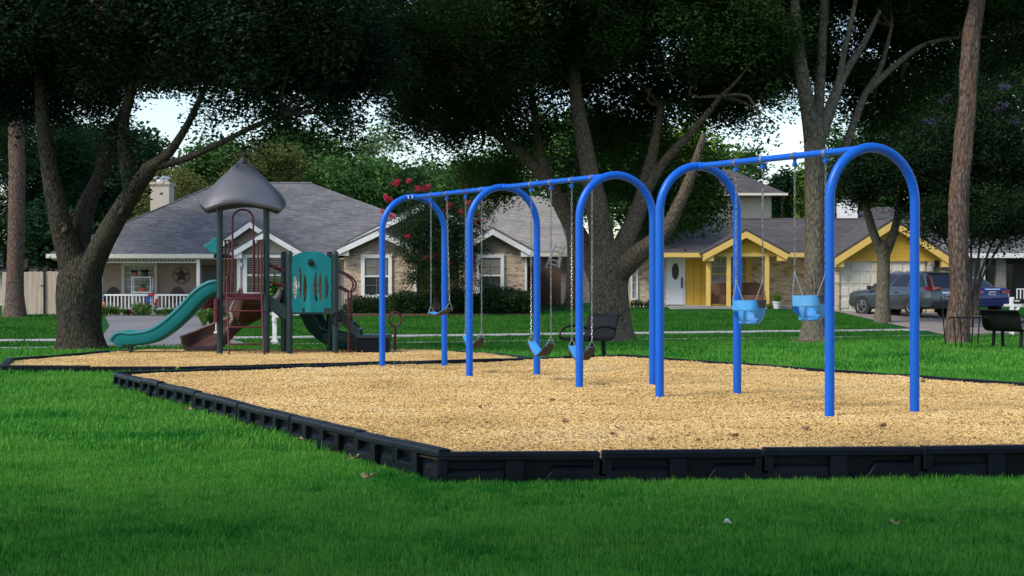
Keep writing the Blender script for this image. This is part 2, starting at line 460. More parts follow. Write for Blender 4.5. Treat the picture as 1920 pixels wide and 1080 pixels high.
purple_bloom = leaf_mat('purple_bloom', (0.06, 0.045, 0.10), (0.12, 0.095, 0.18), None, pos_scale=3)
white_bloom = leaf_mat('white_bloom', (0.6, 0.6, 0.58), (0.8, 0.8, 0.78), None, pos_scale=3)
bark_oak = bark_mat('bark_oak', (0.010, 0.0085, 0.0065), (0.088, 0.080, 0.060), (0.065, 0.072, 0.048), 16, 5)
bark_elm = bark_mat('bark_elm', (0.040, 0.031, 0.023), (0.27, 0.215, 0.155), (0.20, 0.175, 0.125), 17, 6)
bark_pale = bark_mat('bark_pale', (0.040, 0.034, 0.026), (0.25, 0.22, 0.165), (0.17, 0.165, 0.115), 15, 4)
bark_pine = bark_mat('bark_pine', (0.035, 0.024, 0.019), (0.20, 0.145, 0.12), (0.17, 0.09, 0.055), 11, 3.5, 0.6)
bark_far = bark_mat('bark_far', (0.03, 0.025, 0.02), (0.12, 0.10, 0.08))

def grass_blade_mat(name='grass_blade', stops=None):
    m, nt, bs = nodes_of(name)
    oi = nt.nodes.new('ShaderNodeObjectInfo')
    f = noise_tex(nt, geo_coords(nt), 0.45, 4)
    f2 = noise_tex(nt, geo_coords(nt), 34.0, 2)
    a = nt.nodes.new('ShaderNodeMath'); a.operation = 'MULTIPLY_ADD'; a.inputs[1].default_value = 0.35
    nt.links.new(oi.outputs['Random'], a.inputs[0]); nt.links.new(f, a.inputs[2])
    b = nt.nodes.new('ShaderNodeMath'); b.operation = 'MULTIPLY_ADD'; b.inputs[1].default_value = 0.6
    nt.links.new(f2, b.inputs[0]); nt.links.new(a.outputs[0], b.inputs[2])
    c = ramp(nt, b.outputs[0], stops or [(0.55, (0.002, 0.088, 0.014)), (0.80, (0.024, 0.205, 0.021)), (1.0, (0.120, 0.350, 0.046))])
    fd = ramp(nt, noise_tex(nt, geo_coords(nt, (0.6, 1, 1)), 0.8, 5, 0.65), [(0.54, (0, 0, 0)), (0.70, (0.25, 0.25, 0.25))])
    c = mixc(nt, fd, c, (0.17, 0.28, 0.05))
    fx = ramp(nt, f2, [(0.66, (0, 0, 0)), (0.74, (1, 1, 1))])
    fm = nt.nodes.new('ShaderNodeMath'); fm.operation = 'MULTIPLY'; fm.inputs[1].default_value = 0.5
    nt.links.new(fx, fm.inputs[0])
    c = mixc(nt, fm.outputs[0], c, (0.17, 0.34, 0.075))
    nt.links.new(c, bs.inputs['Base Color']); bs.inputs['Roughness'].default_value = 0.6
    bs.inputs['Specular IOR Level'].default_value = 0.06
    tr = nt.nodes.new('ShaderNodeBsdfTranslucent'); mx = nt.nodes.new('ShaderNodeMixShader'); mx.inputs[0].default_value = 0.3
    nt.links.new(c, tr.inputs[0]); nt.links.new(bs.outputs[0], mx.inputs[1]); nt.links.new(tr.outputs[0], mx.inputs[2])
    nt.links.new(mx.outputs[0], nt.nodes['Material Output'].inputs[0])
    return m
blade_mat = grass_blade_mat()
blade_mat_shaded = grass_blade_mat('shaded_grass_blade', [(0.55, (0.004, 0.056, 0.010)), (0.80, (0.016, 0.118, 0.014)), (1.0, (0.060, 0.200, 0.026))])  # tree shade over the far gardens is put into these darker blade colours

def lawn_mat():
    m, nt, bs = nodes_of('lawn_ground')
    f = noise_tex(nt, geo_coords(nt, (0.5, 1, 1)), 0.5, 6, 0.6)
    c = ramp(nt, f, [(0.3, (0.003, 0.055, 0.008)), (0.55, (0.009, 0.095, 0.012)), (0.75, (0.028, 0.135, 0.017))])
    f2 = noise_tex(nt, geo_coords(nt), 9, 5, 0.7)
    c = mixc(nt, 0.7, c, ramp(nt, f2, [(0.3, (0.45, 0.45, 0.45)), (0.7, (1.25, 1.25, 1.25))]), 'MULTIPLY')
    nt.links.new(c, bs.inputs['Base Color']); bs.inputs['Roughness'].default_value = 0.9
    bs.inputs['Specular IOR Level'].default_value = 0.1
    bump(nt, bs, noise_tex(nt, geo_coords(nt), 25, 4), 0.8, 0.03)
    return m
lawn = lawn_mat()

def mulch_mat(name, chip):
    m, nt, bs = nodes_of(name)
    f = noise_tex(nt, geo_coords(nt), 0.55, 5, 0.6)
    base = ramp(nt, f, [(0.30, (0.60, 0.395, 0.160)), (0.52, (0.77, 0.525, 0.220)), (0.72, (0.82, 0.61, 0.32))])
    if chip:
        oi = nt.nodes.new('ShaderNodeObjectInfo')
        f2 = noise_tex(nt, geo_coords(nt), 28, 2, 0.6)
        r2 = ramp(nt, f2, [(0.30, (0.30, 0.27, 0.24)), (0.40, (0.80, 0.78, 0.72)), (0.6, (1.0, 1.0, 1.0)), (0.74, (1.2, 1.25, 1.35))])
    else:
        f2 = noise_tex(nt, geo_coords(nt), 45, 5, 0.7)
        r2 = ramp(nt, f2, [(0.3, (0.35, 0.32, 0.28)), (0.7, (1.0, 1.0, 1.0))])
        bump(nt, bs, f2, 0.9, 0.03)
    nt.links.new(mixc(nt, 1.0, base, r2, 'MULTIPLY'), bs.inputs['Base Color'])
    bs.inputs['Roughness'].default_value = 0.85; bs.inputs['Specular IOR Level'].default_value = 0.2
    return m
mulch_base = mulch_mat('wood_mulch', False)
mulch_chip = mulch_mat('wood_chip', True)

# ------------------------------------------------------------------ terrain: park lawn, sunken street, rising front gardens
NK = 1.0697
def street_u(X, Y): return (Y - 42.2 - 0.38 * X) / NK
def at_u(X, u): return 42.2 + 0.38 * X + NK * u
def kx(X): return 0.0128 + (0.040 - 0.0128) * min(1, max(0, (X + 9) / 20))
U_BREAK = [(-1.0, 0.0), (-0.02, -0.24), (0.0, -0.46), (8.0, -0.46), (8.02, -0.27), (9.6, -0.17), (10.9, -0.14)]
def ground_z(X, Y):
    u = street_u(X, Y)
    if u <= 10.9: return float(np.interp(u, [b[0] for b in U_BREAK], [b[1] for b in U_BREAK]))
    return -0.14 + kx(X) * (min(u, 32) - 10.9)
us = sorted(set([b[0] for b in U_BREAK] + [-90, -60, -45, -40, -35, -30, -25, -20, -15, -10, -6, -3, -1.5, 12, 14, 16, 19, 22, 25, 28, 30, 32, 36, 42, 50, 70, 100, 160, 260, 420, 900]))
xs = [-700, -400, -250, -150, -100, -70, -50] + list(range(-40, 41, 4)) + [50, 70, 100, 150, 250, 400, 700]
gm = MB()
for X in xs:
    for u in us:
        Y = at_u(X, u) if abs(X) <= 50 else 42.2 + 0.38 * 50 * (1 if X > 0 else -1) + NK * u
        z = ground_z(max(-50, min(50, X)), at_u(max(-50, min(50, X)), u))
        gm.v.append((X, Y, z))
nu = len(us)
for i in range(len(xs) - 1):
    for j in range(nu - 1):
        gm.f.append((i * nu + j, (i + 1) * nu + j, (i + 1) * nu + j + 1, i * nu + j + 1))
ground = gm.build('ground', lawn); ground['kind'] = 'structure'

def strip(name, mat, u0, u1, z0, z1, thick, x0=-50, x1=50, step=2.0):
    b = MB(); secs = []
    for X in np.arange(x0, x1 + 0.1, step):
        secs.append([(X, at_u(X, u0), z0 - thick), (X, at_u(X, u1), z1 - thick), (X, at_u(X, u1), z1), (X, at_u(X, u0), z0)])
    b.loft(secs)
    o = b.build(name, mat); o['kind'] = 'structure'; return o
street = strip('street', asphalt, 0.14, 7.86, -0.40, -0.40, 0.05)
strip('kerb', concrete, 0.0, 0.14, -0.235, -0.25, 0.22)
strip('kerb', concrete, 7.86, 8.02, -0.265, -0.255, 0.20)
walk = strip('sidewalk', soil, 9.62, 10.88, -0.175, -0.145, 0.03)
sl = MB()
sl.loft([[(X, 0.38 * X + NK * uu, zz) for uu, zz in ((-0.6, -0.05), (0.6, -0.035), (0.6, 0.01), (-0.6, -0.005))] for X in (-0.72, 0.72)])
slab_me = sl.mesh('sidewalk_slab', concrete)
for i, X in enumerate(np.arange(-22, 26, 1.46)):
    if -10.6 < X < -9.0: continue
    piece('sidewalk_slab', slab_me, walk, (X, at_u(X, 10.25), -0.142 + rng.uniform(-0.004, 0.004)))

def drive(name, mat, left, right, rows, cols, base_mat):
    """driveway slabs laid between two edge lines that follow the ground"""
    b = MB()
    def pt(i, j, n, m, dz):
        t = i / n * (len(left) - 1); k = min(int(t), len(left) - 2); fr = t - k
        a = Vector(left[k]).lerp(Vector(left[k + 1]), fr); c = Vector(right[k]).lerp(Vector(right[k + 1]), fr)
        q = a.lerp(c, j / m)
        return Vector((q.x, q.y, ground_z(q.x, q.y) + dz))
    n, m = rows * 4, cols * 2
    g = [[pt(i, j, n, m, 0.018) for j in range(m + 1)] for i in range(n + 1)]
    for i in range(n): b.add([g[i][0] - Vector((0, 0, 0.3)), g[i + 1][0] - Vector((0, 0, 0.3))], [])
    b.v = [p for r in g for p in r]
    b.f = [(i * (m + 1) + j, i * (m + 1) + j + 1, (i + 1) * (m + 1) + j + 1, (i + 1) * (m + 1) + j) for i in range(n) for j in range(m)]
    base = b.build(name, base_mat); base['kind'] = 'structure'
    for i in range(rows):
        for j in range(cols):
            s = MB(); vs = []
            for a in range(5):
                for c in range(3):
                    ii = i * 4 + (0.05 + a * 0.975 if a else 0.06); jj = j * 2 + (0.02 + c * 0.98)
                    vs.append(pt(ii, jj, n, m, 0.032))
            k = len(vs); vs2 = [v - Vector((0, 0, 0.03)) for v in vs]
            fs = [(a * 3 + c, a * 3 + c + 1, a * 3 + c + 4, a * 3 + c + 3) for a in range(4) for c in range(2)]
            s.add(vs + vs2, fs + [(a * 3, a * 3 + 3, a * 3 + 3 + k, a * 3 + k) for a in range(4)] + [(a * 3 + 2, a * 3 + 5, a * 3 + 5 + k, a * 3 + 2 + k) for a in range(4)] + [(0, 1, 1 + k, k), (1, 2, 2 + k, 1 + k), (12, 13, 13 + k, 12 + k), (13, 14, 14 + k, 13 + k)])
            s.build('driveway_slab', mat, base)
    return base
drive('driveway', concrete_drive, [(-12.3, 45.7), (-11.7, 48.4), (-13.7, 58), (-16.4, 68.6)], [(-7.2, 47.6), (-8.4, 49.9), (-10.1, 59), (-12.2, 68.9)], 5, 1, soil)
drive('driveway', concrete_warm, [(14.2, 56.3), (13.9, 58.5), (13.6, 63), (13.2, 69.8)], [(23.2, 59.8), (21.5, 61.6), (20.6, 65), (18.6, 69.8)], 5, 3, soil)

# ------------------------------------------------------------------ play areas: mulch beds inside plastic timber borders
AREA1 = [(-0.55, 12.6), (-5.58, 23.86), (1.9, 29.6), (10.45, 13.55)]
AREA2 = [(-8.15, 27.4), (-5.4, 27.5), (0.3, 31.0), (-0.35, 33.2), (-2.0, 35.4), (-7.7, 35.2), (-8.85, 30.3)]
TOP2 = [0.15, 0.13, 0.115, 0.11, 0.10, 0.10, 0.15]
def inside(poly, x, y):
    c = False; n = len(poly)
    for i in range(n):
        x1, y1 = poly[i]; x2, y2 = poly[(i + 1) % n]
        if (y1 > y) != (y2 > y) and x < (x2 - x1) * (y - y1) / (y2 - y1) + x1: c = not c
    return c
def edge_dist(poly, x, y):
    p = Vector((x, y)); best = 1e9; n = len(poly)
    for i in range(n):
        a = Vector(poly[i]); b = Vector(poly[(i + 1) % n]); ab = b - a
        t = max(0, min(1, (p - a).dot(ab) / ab.dot(ab))); best = min(best, (p - a - ab * t).length)
    return best
def mulch_z1(x, y):
    e = min(1, edge_dist(AREA1, x, y) / 0.5)
    w = 0
    for t_ in (0.9, 2.0, 3.9, 5.1, 8.75, 9.95):                     # scuffed hollows under the swings
        qx, qy = -1.51 + 0.4615 * t_, 26.2 - 0.887 * t_
        w += math.exp(-((x - qx) ** 2 + (y - qy) ** 2) / 0.30)
    return 0.185 - 0.05 * w + 0.02 * e + 0.030 * noise.noise((x * 0.7, y * 0.7, 0.3)) + 0.016 * noise.noise((x * 2.6, y * 2.6, 3.1)) + 0.007 * noise.noise((x * 9, y * 9, 5.5))
def mulch_z2(x, y):
    return 0.095 + 0.015 * noise.noise((x * 0.9, y * 0.9, 7.3)) + 0.012 * noise.noise((x * 3, y * 3, 2.1)) + 0.012 * max(0, (29.5 - y) / 2)
def mulch(name, poly, fz, rings, per):
    c = Vector((sum(p[0] for p in poly) / len(poly), sum(p[1] for p in poly) / len(poly)))
    bd = []
    for i, p in enumerate(poly):
        q = poly[(i + 1) % len(poly)]; n = max(4, int((Vector(q) - Vector(p)).length / per))
        bd += [Vector(p).lerp(Vector(q), k / n) for k in range(n)]
    N = len(bd); b = MB()
    for r in range(rings + 1):
        t = (r / rings)
        for p in bd:
            q = c.lerp(p, 0.001 + 0.994 * t); b.v.append((q.x, q.y, fz(q.x, q.y)))
    b.f = [(r * N + i, r * N + (i + 1) % N, (r + 1) * N + (i + 1) % N, (r + 1) * N + i) for r in range(rings) for i in range(N)]
    o = b.build(name, mulch_base); o['kind'] = 'structure'
    for f in o.data.polygons: f.use_smooth = True
    return o
mulch('mulch_ground', AREA1, mulch_z1, 70, 0.16)
mulch('mulch_ground', AREA2, mulch_z2, 30, 0.2)

def timber_mesh(L, h, name):
    b = MB(); t = 0.115
    b.bx(0.006, L - 0.006, 0.055, t, -0.04, h - 0.02)                           # recessed core
    b.prism([(0.004, 0.002, h - 0.032), (0.004, t, h - 0.032), (0.004, t - 0.008, h), (0.004, 0.012, h)], (L - 0.008, 0, 0))   # cap
    b.bx(0.004, L - 0.004, 0.0, 0.06, h - 0.062, h - 0.031)                     # band under the cap
    b.bx(0.004, 0.075, 0.001, 0.06, 0.07, h - 0.06)                             # end stile above the lap joint
    b.bx(0.42 * L, 0.53 * L, 0.001, 0.06, -0.04, h - 0.06)                      # pilaster
    b.bx(0.03, 0.41 * L, 0.0015, 0.06, -0.04, h - 0.155)                        # plate under the slot
    b.prism([(0.03, 0.0015, h - 0.156), (0.03, 0.058, h - 0.156), (0.03, 0.058, h - 0.125)], (0.38 * L, 0, 0))                 # sloping slot floor
    b.prism([(0.61 * L, 0.006, -0.04), (L - 0.012, 0.006, -0.04), (L - 0.012, 0.006, h - 0.14), (0.70 * L, 0.006, h - 0.14)], (0, 0.056, 0))
    b.prism([(0.70 * L, 0.006, h - 0.141), (0.70 * L, 0.058, h - 0.141), (0.70 * L, 0.058, h - 0.098)], (0.285 * L, 0, 0))
    b.bx(0.955 * L, L - 0.004, 0.003, 0.06, -0.04, h - 0.06)
    b.bx(-0.07, 0.07, 0.004, 0.06, -0.04, 0.055)                                # lap joint foot
    return b.mesh(name, plastic_black)
def border(label, poly, tops, counts):
    c = (sum(p[0] for p in poly) / len(poly), sum(p[1] for p in poly) / len(poly), 0)
    rt = root('play_border', c, label, 'border')
    for i, p in enumerate(poly):
        q = poly[(i + 1) % len(poly)]; n = counts[i]
        a, b = Vector(p), Vector(q); L = (b - a).length / n
        h0, h1 = tops[i], tops[(i + 1) % len(poly)]
        me = timber_mesh(L - 0.012, (h0 + h1) / 2, 'border_timber')
        # polygons run clockwise, so the outer face (local -y) needs the reversed direction
        ang = math.atan2(a.y - b.y, a.x - b.x)
        for k in range(n):
            s = b.lerp(a, k / n)
            dz = rng.uniform(-0.010, 0.008) + ((h1 - h0) * (0.5 - (k + 0.5) / n))
            o = piece('border_timber', me, rt, (s.x, s.y, dz), rot=(0, rng.uniform(-0.008, 0.008), ang + rng.uniform(-0.010, 0.010)))
            bv = o.modifiers.new('bevel', 'BEVEL'); bv.width = 0.006; bv.segments = 1; bv.limit_method = 'ANGLE'
        # outward face check is done once per edge below
    return rt
border('black plastic timber border around the large mulch bed under the blue swings', AREA1, [0.245, 0.24, 0.24, 0.245], [13, 7, 15, 9])
border('low black plastic border around the mulch bed of the slide tower', AREA2, TOP2, [2, 5, 2, 2, 5, 4, 2])

# wood chips
def chip_tuft():
    V, Fc = [], []
    for i in range(22):
        c = Vector((rng.uniform(-0.12, 0.12), rng.uniform(-0.12, 0.12), rng.uniform(0.0, 0.016)))
        q = Matrix.Rotation(rng.uniform(0, 6.28), 3, 'Z') @ Matrix.Rotation(rng.normal(0, 0.35), 3, 'Y') @ Matrix.Rotation(rng.normal(0, 0.4), 3, 'X')
        l, w = rng.uniform(0.018, 0.046), rng.uniform(0.006, 0.013); b = len(V)
        for x, y, z in ((-l, -w, 0), (l, -w * 0.6, 0), (l * 0.9, w, 0), (-l * 0.95, w * 0.8, 0), (0, 0, 0.008)):
            p = c + q @ Vector((x / 2, y / 2, z)); V.append((p.x, p.y, p.z))
        Fc += [(b, b + 1, b + 4), (b + 1, b + 2, b + 4), (b + 2, b + 3, b + 4), (b + 3, b, b + 4)]
    return np.array(V), Fc
pts = []
def fill(poly, fz, dens_near, dens_far, y0, y1, ins=0.24):
    x0, x1 = min(p[0] for p in poly), max(p[0] for p in poly); a, b = min(p[1] for p in poly), max(p[1] for p in poly)
    n = int((x1 - x0) * (b - a) * dens_near)
    for x, y, r in zip(rng.uniform(x0, x1, n), rng.uniform(a, b, n), rng.random(n)):
        if abs(x) > 0.3 * y + 1.6: continue
        if r > np.interp(y, [y0, y1], [1, dens_far / dens_near]): continue
        if inside(poly, x, y) and edge_dist(poly, x, y) > ins: pts.append((x, y, fz(x, y)))
fill(AREA1, mulch_z1, 170, 70, 13, 30); fill(AREA2, mulch_z2, 60, 45, 27, 36)
chips = scatter('wood_chips', chip_tuft(), np.array(pts), np.stack([np.zeros(len(pts)), np.zeros(len(pts)), rng.uniform(0, 6.28, len(pts))], 1), np.repeat(rng.uniform(0.8, 1.25, (len(pts), 1)), 3, 1), mulch_chip)
tag(chips, 'loose pale wood chips covering both play beds', 'wood chips', kind='stuff')

# grass
def grass_tuft(n, rad, hmin, hmax, w):
    V, Fc = [], []
    for i in range(n):
        x, y = rng.uniform(-rad, rad, 2); h = rng.uniform(hmin, hmax); a = rng.uniform(0, 6.28); ln = abs(rng.normal(0.35, 0.25)) * h
        dx, dy = math.cos(a), math.sin(a); px, py = -dy * w * rng.uniform(0.6, 1.3) / 2, dx * w / 2; b = len(V)
        V += [(x - px, y - py, -0.01), (x + px, y + py, -0.01), (x + dx * ln * 0.35 - px * 0.8, y + dy * ln * 0.35 - py * 0.8, h * 0.6), (x + dx * ln * 0.35 + px * 0.8, y + dy * ln * 0.35 + py * 0.8, h * 0.6), (x + dx * ln, y + dy * ln, h)]
        Fc += [(b, b + 1, b + 3, b + 2), (b + 2, b + 3, b + 4)]
    return np.array(V), Fc
def on_lawn(x, y):
    if abs(x) > 0.315 * y + 2.0: return False
    if inside(AREA1, x, y) or inside(AREA2, x, y): return False
    if y < 38 and (edge_dist(AREA1, x, y) < 0.03 or edge_dist(AREA2, x, y) < 0.03): return False
    return True
def grass(name, label, tuft, y0, y1, dens, smin, smax, test, mat=None):
    out = []; n = int((y1 - y0) * (0.63 * y1 + 4) * dens); w = 0.315 * y1 + 2
    for x, y in zip(rng.uniform(-w, w, n), rng.uniform(y0, y1, n)):
        if test(x, y): out.append((x, y, ground_z(x, y)))
    p = np.array(out); k = len(p); s = rng.uniform(smin, smax, (k, 1))
    o = scatter(name, tuft, p, np.stack([rng.normal(0, 0.06, k), rng.normal(0, 0.06, k), rng.uniform(0, 6.28, k)], 1), np.hstack([s, s, s * rng.uniform(0.75, 1.25, (k, 1))]), mat or blade_mat)
    return tag(o, label, 'grass', kind='stuff')
def lawn_far(x, y):
    u = street_u(x, y)
    if not on_lawn(x, y): return False
    if -0.1 < u < 8.15 or 9.45 < u < 11.05: return False
    if u > 8:
        t = (y - 46) / 22.5
        if -12.3 - 4.1 * t < x < -7.2 - 5.0 * t and u < 34: return False
        if 13.1 < x < 23.2 - (y - 58) * 0.4 and y < 70.5: return False
        if y > 69: return False
    return True
grass('lawn_grass', 'short mown green grass of the park lawn in front of the mulch bed', grass_tuft(46, 0.10, 0.018, 0.05, 0.0045), 7.6, 15, 230, 0.75, 1.1, on_lawn)
grass('lawn_grass', 'mown green grass beside and behind the mulch beds', grass_tuft(34, 0.13, 0.04, 0.08, 0.008), 15, 27, 95, 0.9, 1.4, on_lawn)
grass('lawn_grass', 'green grass around the park trees up to the street', grass_tuft(30, 0.22, 0.04, 0.08, 0.014), 27, 50, 26, 0.9, 1.5, lambda x, y: lawn_far(x, y) and street_u(x, y) < 0)
grass('lawn_grass', 'mown grass of the front gardens across the street, tree shade painted into its colour', grass_tuft(30, 0.22, 0.03, 0.06, 0.014), 44, 72, 22, 0.9, 1.5, lambda x, y: lawn_far(x, y) and street_u(x, y) > 0, blade_mat_shaded)
def at_edge(x, y):
    if inside(AREA1, x, y): return False
    d = edge_dist(AREA1, x, y)
    return 0.01 < d < 0.13 and y < 24 and noise.noise((x * 1.7, y * 1.7, 4)) > -0.1
grass('lawn_grass', 'longer untrimmed grass along the foot of the front border', grass_tuft(8, 0.06, 0.03, 0.09, 0.005), 11.5, 24, 60, 0.8, 1.25, at_edge)

# ------------------------------------------------------------------ swing sets
SW0, SWD = Vector((-1.51, 26.2)), Vector((5.01, -9.63)).normalized()
SWP = Vector((-SWD.y, SWD.x))                 # across the beam, to the right and away
BEAM_Z, ARCH_R, PIPE = 2.80, 0.5225, 0.0475
def sw(t): return SW0 + SWD * t
def swing_frame(label, stations, hang_px, bays):
    c = sw((stations[0] + stations[-1]) / 2)
    rt = root('swing_set', (c.x, c.y, 0.19), label, 'swing set', 'blue arch swing sets on the mulch bed')
    for st in stations:
        o = sw(st); path = []
        l = o - SWP * ARCH_R; r = o + SWP * ARCH_R
        for z in np.linspace(0.05, BEAM_Z - ARCH_R, 7): path.append((l.x, l.y, z))
        for k in range(1, 24):
            a = math.pi - math.pi * k / 24
            q = o + SWP * (ARCH_R * math.cos(a)); path.append((q.x, q.y, BEAM_Z - ARCH_R + ARCH_R * 1.0 * math.sin(a)))
        for z in np.linspace(BEAM_Z - ARCH_R, 0.05, 7): path.append((r.x, r.y, z))
        a_ = MB().tube(path, PIPE, 18).build('arch', blue_paint, rt, True)
        cb = MB()
        cb.tube([(o.x, o.y, BEAM_Z), (o.x + SWD.x * 0.10, o.y + SWD.y * 0.10, BEAM_Z)] if st != stations[-1] else [(o.x, o.y, BEAM_Z), (o.x - SWD.x * 0.10, o.y - SWD.y * 0.10, BEAM_Z)], 0.042, 14)
        cb.build('coupling', blue_paint, a_, True)
        if st == 0: stickers(a_, st)
    hangs = []
    for (s0, s1), pxs in zip(bays, hang_px):
        a, b = sw(s0), sw(s1)
        MB().tube([(a.x, a.y, BEAM_Z), (b.x, b.y, BEAM_Z)], 0.034, 14).build('beam', blue_paint, rt, True)
        for px in pxs:
            k = (px - 960) / F; dv = b - a
            t = (k * a.y - a.x) / (dv.x - k * dv.y); q = a + dv * t; hangs.append(q)
            h = MB()
            h.tube([(q.x - SWD.x * 0.022, q.y - SWD.y * 0.022, BEAM_Z), (q.x + SWD.x * 0.022, q.y + SWD.y * 0.022, BEAM_Z)], 0.040, 14)
            hb = h.build('hanger_clamp', galv, rt, True)
            h = MB(); h.bar((q.x, q.y, BEAM_Z - 0.03), (q.x, q.y, BEAM_Z - 0.095), 0.034, 0.02)
            h.tube([(q.x - SWP.x * 0.02, q.y - SWP.y * 0.02, BEAM_Z - 0.085), (q.x + SWP.x * 0.02, q.y + SWP.y * 0.02, BEAM_Z - 0.085)], 0.020, 10)
            h.build('pendulum', blue_paint, hb, True)
    return hangs
def stickers(o, st):
    for k in range(2):
        a = math.pi * (0.56 - 0.04 * k); c = sw(st) + SWP * (ARCH_R * math.cos(a)); z = BEAM_Z - ARCH_R + ARCH_R * math.sin(a)
        MB().box((c.x + 0.0, c.y - PIPE + 0.001, z), (0.035, 0.006, 0.05)).build('sticker', white_trim, o)
hang_a = swing_frame('long blue arch swing set with three arches and belt swings', [0, 3.02, 6.04], [[808, 838, 873, 903], [996, 1033, 1072, 1110]], [(0, 3.02), (3.02, 6.04)])
hang_b = swing_frame('short blue arch swing set with two arches and bucket swings', [7.84, 10.86], [[1380, 1430, 1490, 1548]], [(7.84, 10.86)])

def chain_mesh(a, b, twist=0.0):
    a, b = Vector(a), Vector(b); L = (b - a).length; t = (b - a).normalized(); pitch = 0.040; n = int(L / pitch)
    u0 = Vector((SWD.x, SWD.y, 0)); w0 = t.cross(u0).normalized(); u0 = w0.cross(t)
    m = MB()
    for i in range(n + 1):
        c = a + t * (pitch * (i + 0.5)) * (L / (pitch * (n + 1)))
        ang = (math.pi / 2) * (i % 2) + math.pi / 4 + twist * i + rng.normal(0, 0.08)
        u = u0 * math.cos(ang) + w0 * math.sin(ang)
        ring = []
        for k in range(8):
            f = 2 * math.pi * k / 8
            ring.append(c + u * (0.0105 * math.cos(f)) + t * (0.0255 * math.sin(f) + 0.004 * (1 if math.sin(f) > 0 else -1)))
        nrm = u.cross(t); r = 0.0038; base = len(m.v)
        for k in range(8):
            out = (ring[k] - c).normalized()
            for j in range(4):
                f = 2 * math.pi * j / 4; m.v.append(tuple(ring[k] + out * (r * math.cos(f)) + nrm * (r * math.sin(f))))
        for k in range(8):
            for j in range(4):
                m.f.append((base + k * 4 + j, base + k * 4 + (j + 1) % 4, base + ((k + 1) % 8) * 4 + (j + 1) % 4, base + ((k + 1) % 8) * 4 + j))
    return m
D3, P3 = Vector((SWD.x, SWD.y, 0)), Vector((SWP.x, SWP.y, 0))
def belt_swing(q0, q1, z_end, sag, label, tilt=0.0, wid=0.17, shift=0.0):
    top0, top1 = Vector((q0.x, q0.y, BEAM_Z - 0.09)), Vector((q1.x, q1.y, BEAM_Z - 0.09))
    b0 = Vector((q0.x, q0.y, z_end)) + P3 * shift; b1 = Vector((q1.x, q1.y, z_end + tilt)) + P3 * (shift + tilt * 0.6)
    mid = (b0 + b1) / 2
    rt = root('belt_swing', (mid.x, mid.y, z_end - sag), label, 'swing', 'blue belt swings')
    for tp, bt in ((top0, b0), (top1, b1)):
        o = chain_mesh(tp, bt, rng.uniform(-0.03, 0.03)).build('chain', galv, rt, True); o['kind'] = 'stuff'
    secs_o, secs_i = [], []
    span = (b1 - b0)
    for k in range(15):
        s = k / 14; e = 0.10
        c = b0.lerp(b1, 0.02 + 0.96 * s) + Vector((0, 0, -e - (sag - e) * (1 - abs(2 * s - 1) ** 1.45)))
        w = wid / 2 * (0.72 + 0.28 * math.sin(math.pi * s))
        secs_o.append([c - P3 * w, c + P3 * w, c + P3 * w * 0.98 + Vector((0, 0, 0.009)), c - P3 * w * 0.98 + Vector((0, 0, 0.009))])
        d_ = Vector((0, 0, 0.0115)) + (D3 * 0.006 * (1 if s < 0.5 else -1))
        secs_i.append([c - P3 * w * 0.86 + d_, c + P3 * w * 0.86 + d_, c + P3 * w * 0.86 + d_ * 1.4, c - P3 * w * 0.86 + d_ * 1.4])
    seat = MB().loft(secs_o).build('seat', swing_grey, rt, True)
    MB().loft(secs_i).build('seat_face', swing_blue, seat, True)
    for bt, s, sgn in ((b0, 0, 1), (b1, 14, -1)):
        m = MB()
        for w in (-1, 1):
            e = (Vector(secs_o[s][0]) + Vector(secs_o[s][1])) / 2 + P3 * w * wid * 0.30
            m.tube([bt, e, e - Vector((0, 0, 0.035)) + D3 * sgn * 0.01], 0.0055, 6)
        m.build('triangle_link', galv, rt, True)
    return rt
belt_swing(hang_a[0], hang_a[1], 1.13, 0.16, 'blue belt swing hitched up high, nearest the farthest arch', 0.07)
belt_swing(hang_a[2], hang_a[3], 0.80, 0.25, 'blue belt swing hanging just behind the middle arch of the long set')
belt_swing(hang_a[4], hang_a[5], 0.785, 0.27, 'blue belt swing just in front of the middle arch of the long set', 0.0, 0.18)
belt_swing(hang_a[6], hang_a[7], 0.765, 0.26, 'blue belt swing nearest the third arch, in front of the park bench', 0.0, 0.18)

